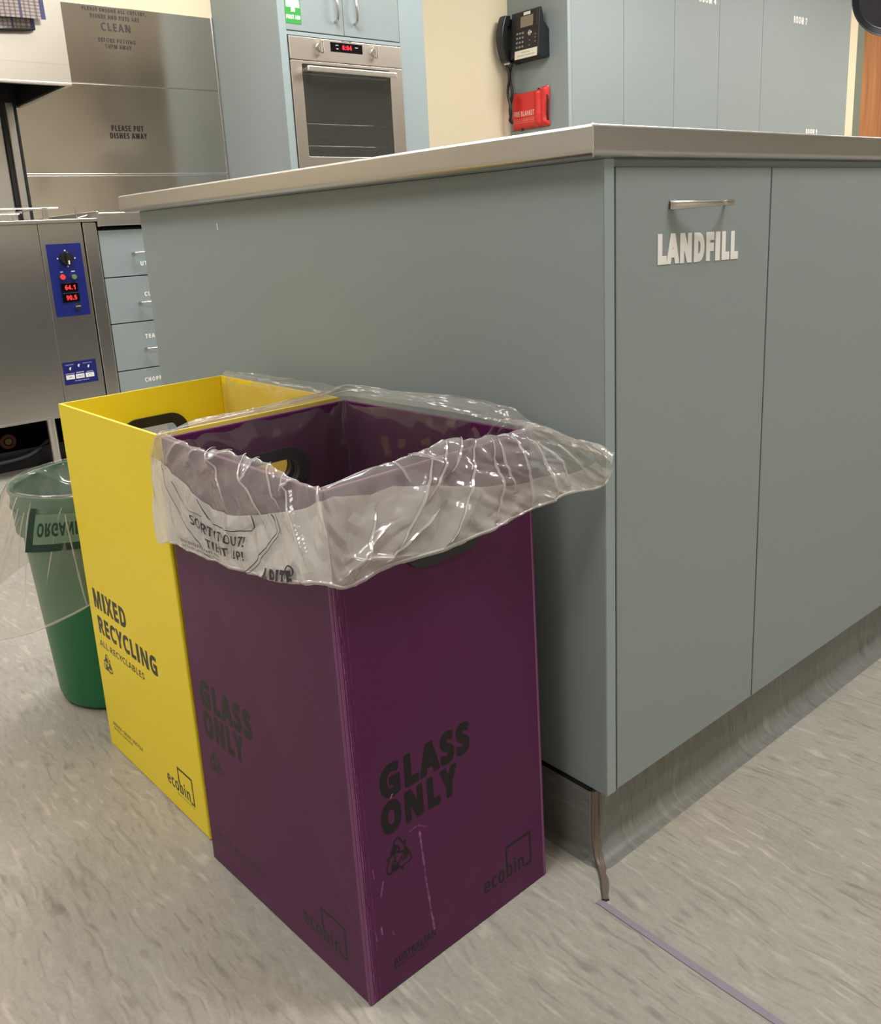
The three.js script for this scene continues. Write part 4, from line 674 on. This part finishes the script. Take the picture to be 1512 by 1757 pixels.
// telephone on the cupboard's side: local x along the wall, y up, z out of the wall
{
  const t = thing('wall_telephone', 'black desk telephone mounted on the cupboard side with a white paper strip', 'telephone', [3.19, 1.80, -3.055]);
  t.rotation.y = -Math.PI / 2; const W = { world: false };
  const bodyP = new THREE.Shape(); bodyP.moveTo(0, -.118); bodyP.lineTo(.060, -.118); bodyP.lineTo(.092, -.105); bodyP.lineTo(.078, .03); bodyP.lineTo(.070, .125); bodyP.lineTo(.058, .128); bodyP.lineTo(.040, .06); bodyP.lineTo(0, .02); bodyP.closePath();
  const bg = extr(bodyP, .205, .003); bg.rotateY(-Math.PI / 2); bg.translate(.1, 0, 0); part('body', bg, M.blackplastic, t, W);
  const nz = (y) => y > .03 ? .078 - (y - .03) / .095 * .008 : .092 - (y + .105) / .135 * .014;     // front surface depth at height y
  const plate = (g, m, name, x, y, tiltTop, o = {}) => { g.rotateX(tiltTop); g.translate(x, y, nz(y) + .0035); return part(name, g, m, o.p || t, { world: false, label: o.label }); };
  plate(new RoundedBoxGeometry(.155, .088, .003, 2, .004), M.blackgloss, 'screen_surround', .012, .078, -.085);
  const scr = plate(new THREE.BoxGeometry(.095, .056, .0036), std({ color: 0x86806c, roughness: .3 }), 'screen', .012, .072, -.085, { label: 'grey screen' });
  plate(new RoundedBoxGeometry(.052, .017, .0042, 2, .003), M.white, 'paper_label', .012, .112, -.085, { label: 'small white paper label' });
  for (let i = 0; i < 4; i++) for (let j = 0; j < 3; j++) plate(new RoundedBoxGeometry(.0125, .0105, .004, 2, .002), std({ color: 0x8d8d8b, roughness: .5 }), 'key', -.060 + j * .0215, .016 - i * .0235, -.104);
  plate(new THREE.TorusGeometry(.0105, .0042, 8, 24), M.satin, 'navigation_ring', .036, .008, -.104); plate(new THREE.CylinderGeometry(.005, .005, .004, 20).rotateX(Math.PI / 2), M.satin, 'navigation_key', .036, .008, -.104);
  for (const [x, y] of [[.078, -.004], [.078, -.022], [.078, -.042], [.036, -.03], [.036, -.055]]) plate(new RoundedBoxGeometry(.008, .004, .003, 2, .001), std({ color: 0x9a9a98, roughness: .5 }), 'small_key', x, y, -.104);
  const pl = canvasTex(512, 144, (c, w, h) => { c.fillStyle = '#e9e3d4'; c.fillRect(0, 0, w, h); txt(c, 'EXTENSION', 150, 34, 190, 20, '#8a857c', 0); txt(c, 'FOR HELP PLEASE CALL', 60, 84, 400, 22, '#8a857c', 0); });
  plate(new THREE.BoxGeometry(.170, .044, .001), std({ map: pl, roughness: .7 }), 'paper_strip', .012, -.095, -.104, { label: 'white paper strip' });
  // handset: curved bar with two cups
  const hp = []; for (let i = 0; i <= 24; i++) { const q = i / 24; hp.push([-.112 + .232 * q, .088 + .034 * Math.sin(q * Math.PI) ** .8]); }
  const hs = new THREE.Shape(); hp.forEach(([y, z], i) => i ? hs.lineTo(z, y) : hs.moveTo(z, y)); hs.lineTo(.060, .122); hs.lineTo(.058, .082); hs.lineTo(.086, .066); hs.lineTo(.092, 0); hs.lineTo(.084, -.055); hs.lineTo(.058, -.072); hs.lineTo(.060, -.114); hs.closePath();
  const hg = extr(hs, .042, .005); hg.rotateY(-Math.PI / 2); hg.translate(-.128, 0, .012); part('handset', hg, std({ color: 0x1d1f23, roughness: .32 }), t, W);
  part('cradle', box(-.178, -.124, .0, -.108, .11, .062, .006), M.blackplastic, t, W); part('handset_foot', box(-.172, -.128, .03, -.125, -.114, .085, .003), M.satin, t, W);
  const c0 = []; for (let i = 0; i <= 60; i++) { const q = i / 60, lp = Math.sin(q * Math.PI); const y = -.122 - .315 * (1 - Math.abs(2 * q - 1)); const tw = Math.sin((1 - Math.abs(2 * q - 1)) * Math.PI * 3.1) * .011 * (q < .5 ? 1 : -1), sp = .018 * Math.max(0, 1 - (1 - Math.abs(2 * q - 1)) * 3.2) * (q < .5 ? -1 : 1); c0.push(V(-.145 + tw + sp, y + (q === .5 ? -.004 : 0), .068 + .007 * (q < .5 ? 1 : -1))); }
  part('coiled_cord', tube(c0, .0078, 200, 8), M.blackplastic, t, { ...W, label: 'twisted hanging cord' });
}
// fire blanket in its pouch
{
  const t = thing('fire_blanket', 'red fire blanket pouch hung below the telephone on the cupboard side', 'fire blanket', [3.19, 1.42, -3.105]); t.rotation.y = -Math.PI / 2;
  const tex = canvasTex(512, 384, (c, w, h) => { c.fillStyle = '#d8322f'; c.fillRect(0, 0, w, h); txt(c, 'FIRE BLANKET', w * .10, h * .50, w * .58, h * .14, '#f0c6bf', 0); c.fillStyle = 'rgba(245,190,180,.6)'; c.fillRect(w * .04, h * .71, w * .72, 5); txt(c, 'PULL DOWN TO RELEASE BLANKET', w * .08, h * .75, w * .6, 10, 'rgba(245,195,185,.8)', 0); c.fillRect(w * .04, h * .81, w * .72, 4); });
  const f = (s, q) => { const x = -.135 + .285 * s, y = .10 - .20 * q, sag = -.006 * Math.sin(s * Math.PI) * (1 - q); const edge = Math.min(1, Math.min(s, 1 - s) * 9) * Math.min(1, Math.min(q + .06, 1 - q) * 9); return V(x + .004 * Math.sin(q * 7) * (s > .9 ? 1 : 0), y + sag + .012 * (s > .85 ? 1 : 0) * (1 - q), .003 + .028 * Math.sqrt(Math.max(0, edge)) + .010 * Math.exp(-(((s - .76) / .05) ** 2)) - .006 * Math.exp(-(((s - .85) / .03) ** 2)) + .004 * facet(s * 5, q * 4, 101)); };
  part('pouch', film(f, 60, 40, () => 0), std({ map: tex, roughness: .3, side: THREE.DoubleSide }), t, { world: false }); part('back_board', box(-.128, -.098, 0, .144, .096, .003), std({ color: 0xb52a28, roughness: .5 }), t, { world: false });
  for (const [x, y] of [[-.09, .092], [.083, .098], [-.05, -.098]]) part('hanging_eyelet', new THREE.TorusGeometry(.007, .003, 8, 20).translate(x, y, .018), M.black, t, { world: false });
  part('pull_tape', tube([V(.135, .075, .012), V(.15, .04, .02), V(.147, -.03, .02), V(.142, -.07, .012)], .006, 30, 8), std({ color: 0x2a1516, roughness: .6 }), t, { world: false, label: 'dark pull tape' });
}
// frying pan hanging from a ceiling rail over the island
{
  const c = V(1.408, 1.247, -.33), t = thing('frying_pan', 'dark round frying pan hanging at the top right corner over the island', 'pan', c.toArray());
  t.rotation.y = Math.atan2(-.7642 - c.x, .6184 - c.z) + .25; t.scale.setScalar(.64);
  const pr = [[0, -.018], [.098, -.018], [.106, -.015], [.128, .018], [.1335, .021], [.1345, .0185], [.131, .016], [.110, -.018], [.102, -.0225], [0, -.0225]].map(p => new THREE.Vector2(...p));
  const pg = new THREE.LatheGeometry(pr, 72); pg.rotateX(Math.PI / 2); part('pan_body', pg, std({ color: 0x3b3c40, roughness: .32, metalness: .6 }), t, { world: false });
  part('handle', tube([V(0, .128, .010), V(0, .17, .02), V(0, .25, .026), V(0, .335, .02)], .009, 40, 10), M.blackplastic, t, { world: false }); part('hanging_eye', new THREE.TorusGeometry(.014, .004, 8, 24).translate(0, .353, .02), M.satin, t, { world: false });
  const rl = thing('pot_rail', 'steel pot rail hung from the ceiling above the island carrying the pan', 'rail', [1.4, 2.0, -.33]);
  part('bar', cyl(V(.9, 1.515, -.33), V(2.2, 1.515, -.33), .010, .010), M.satin, rl); for (const x of [1.0, 2.1]) part('rod', cyl(V(x, 1.515, -.33), V(x, CEIL, -.33), .006, .006), M.satin, rl);
  const q = V(0, .353, .02).multiplyScalar(.64).applyAxisAngle(V(0, 1, 0), t.rotation.y).add(c); part('hook', tube([V(q.x, q.y + .009, q.z), V(q.x + .012, q.y + .004, q.z), V(q.x + .012, q.y + .03, q.z), V(q.x, 1.50, (q.z - .33) / 2), V(q.x, 1.527, -.33), V(q.x, 1.515, -.345)], .003, 50, 8), M.satin, rl);
}

renderer.render(scene, camera);
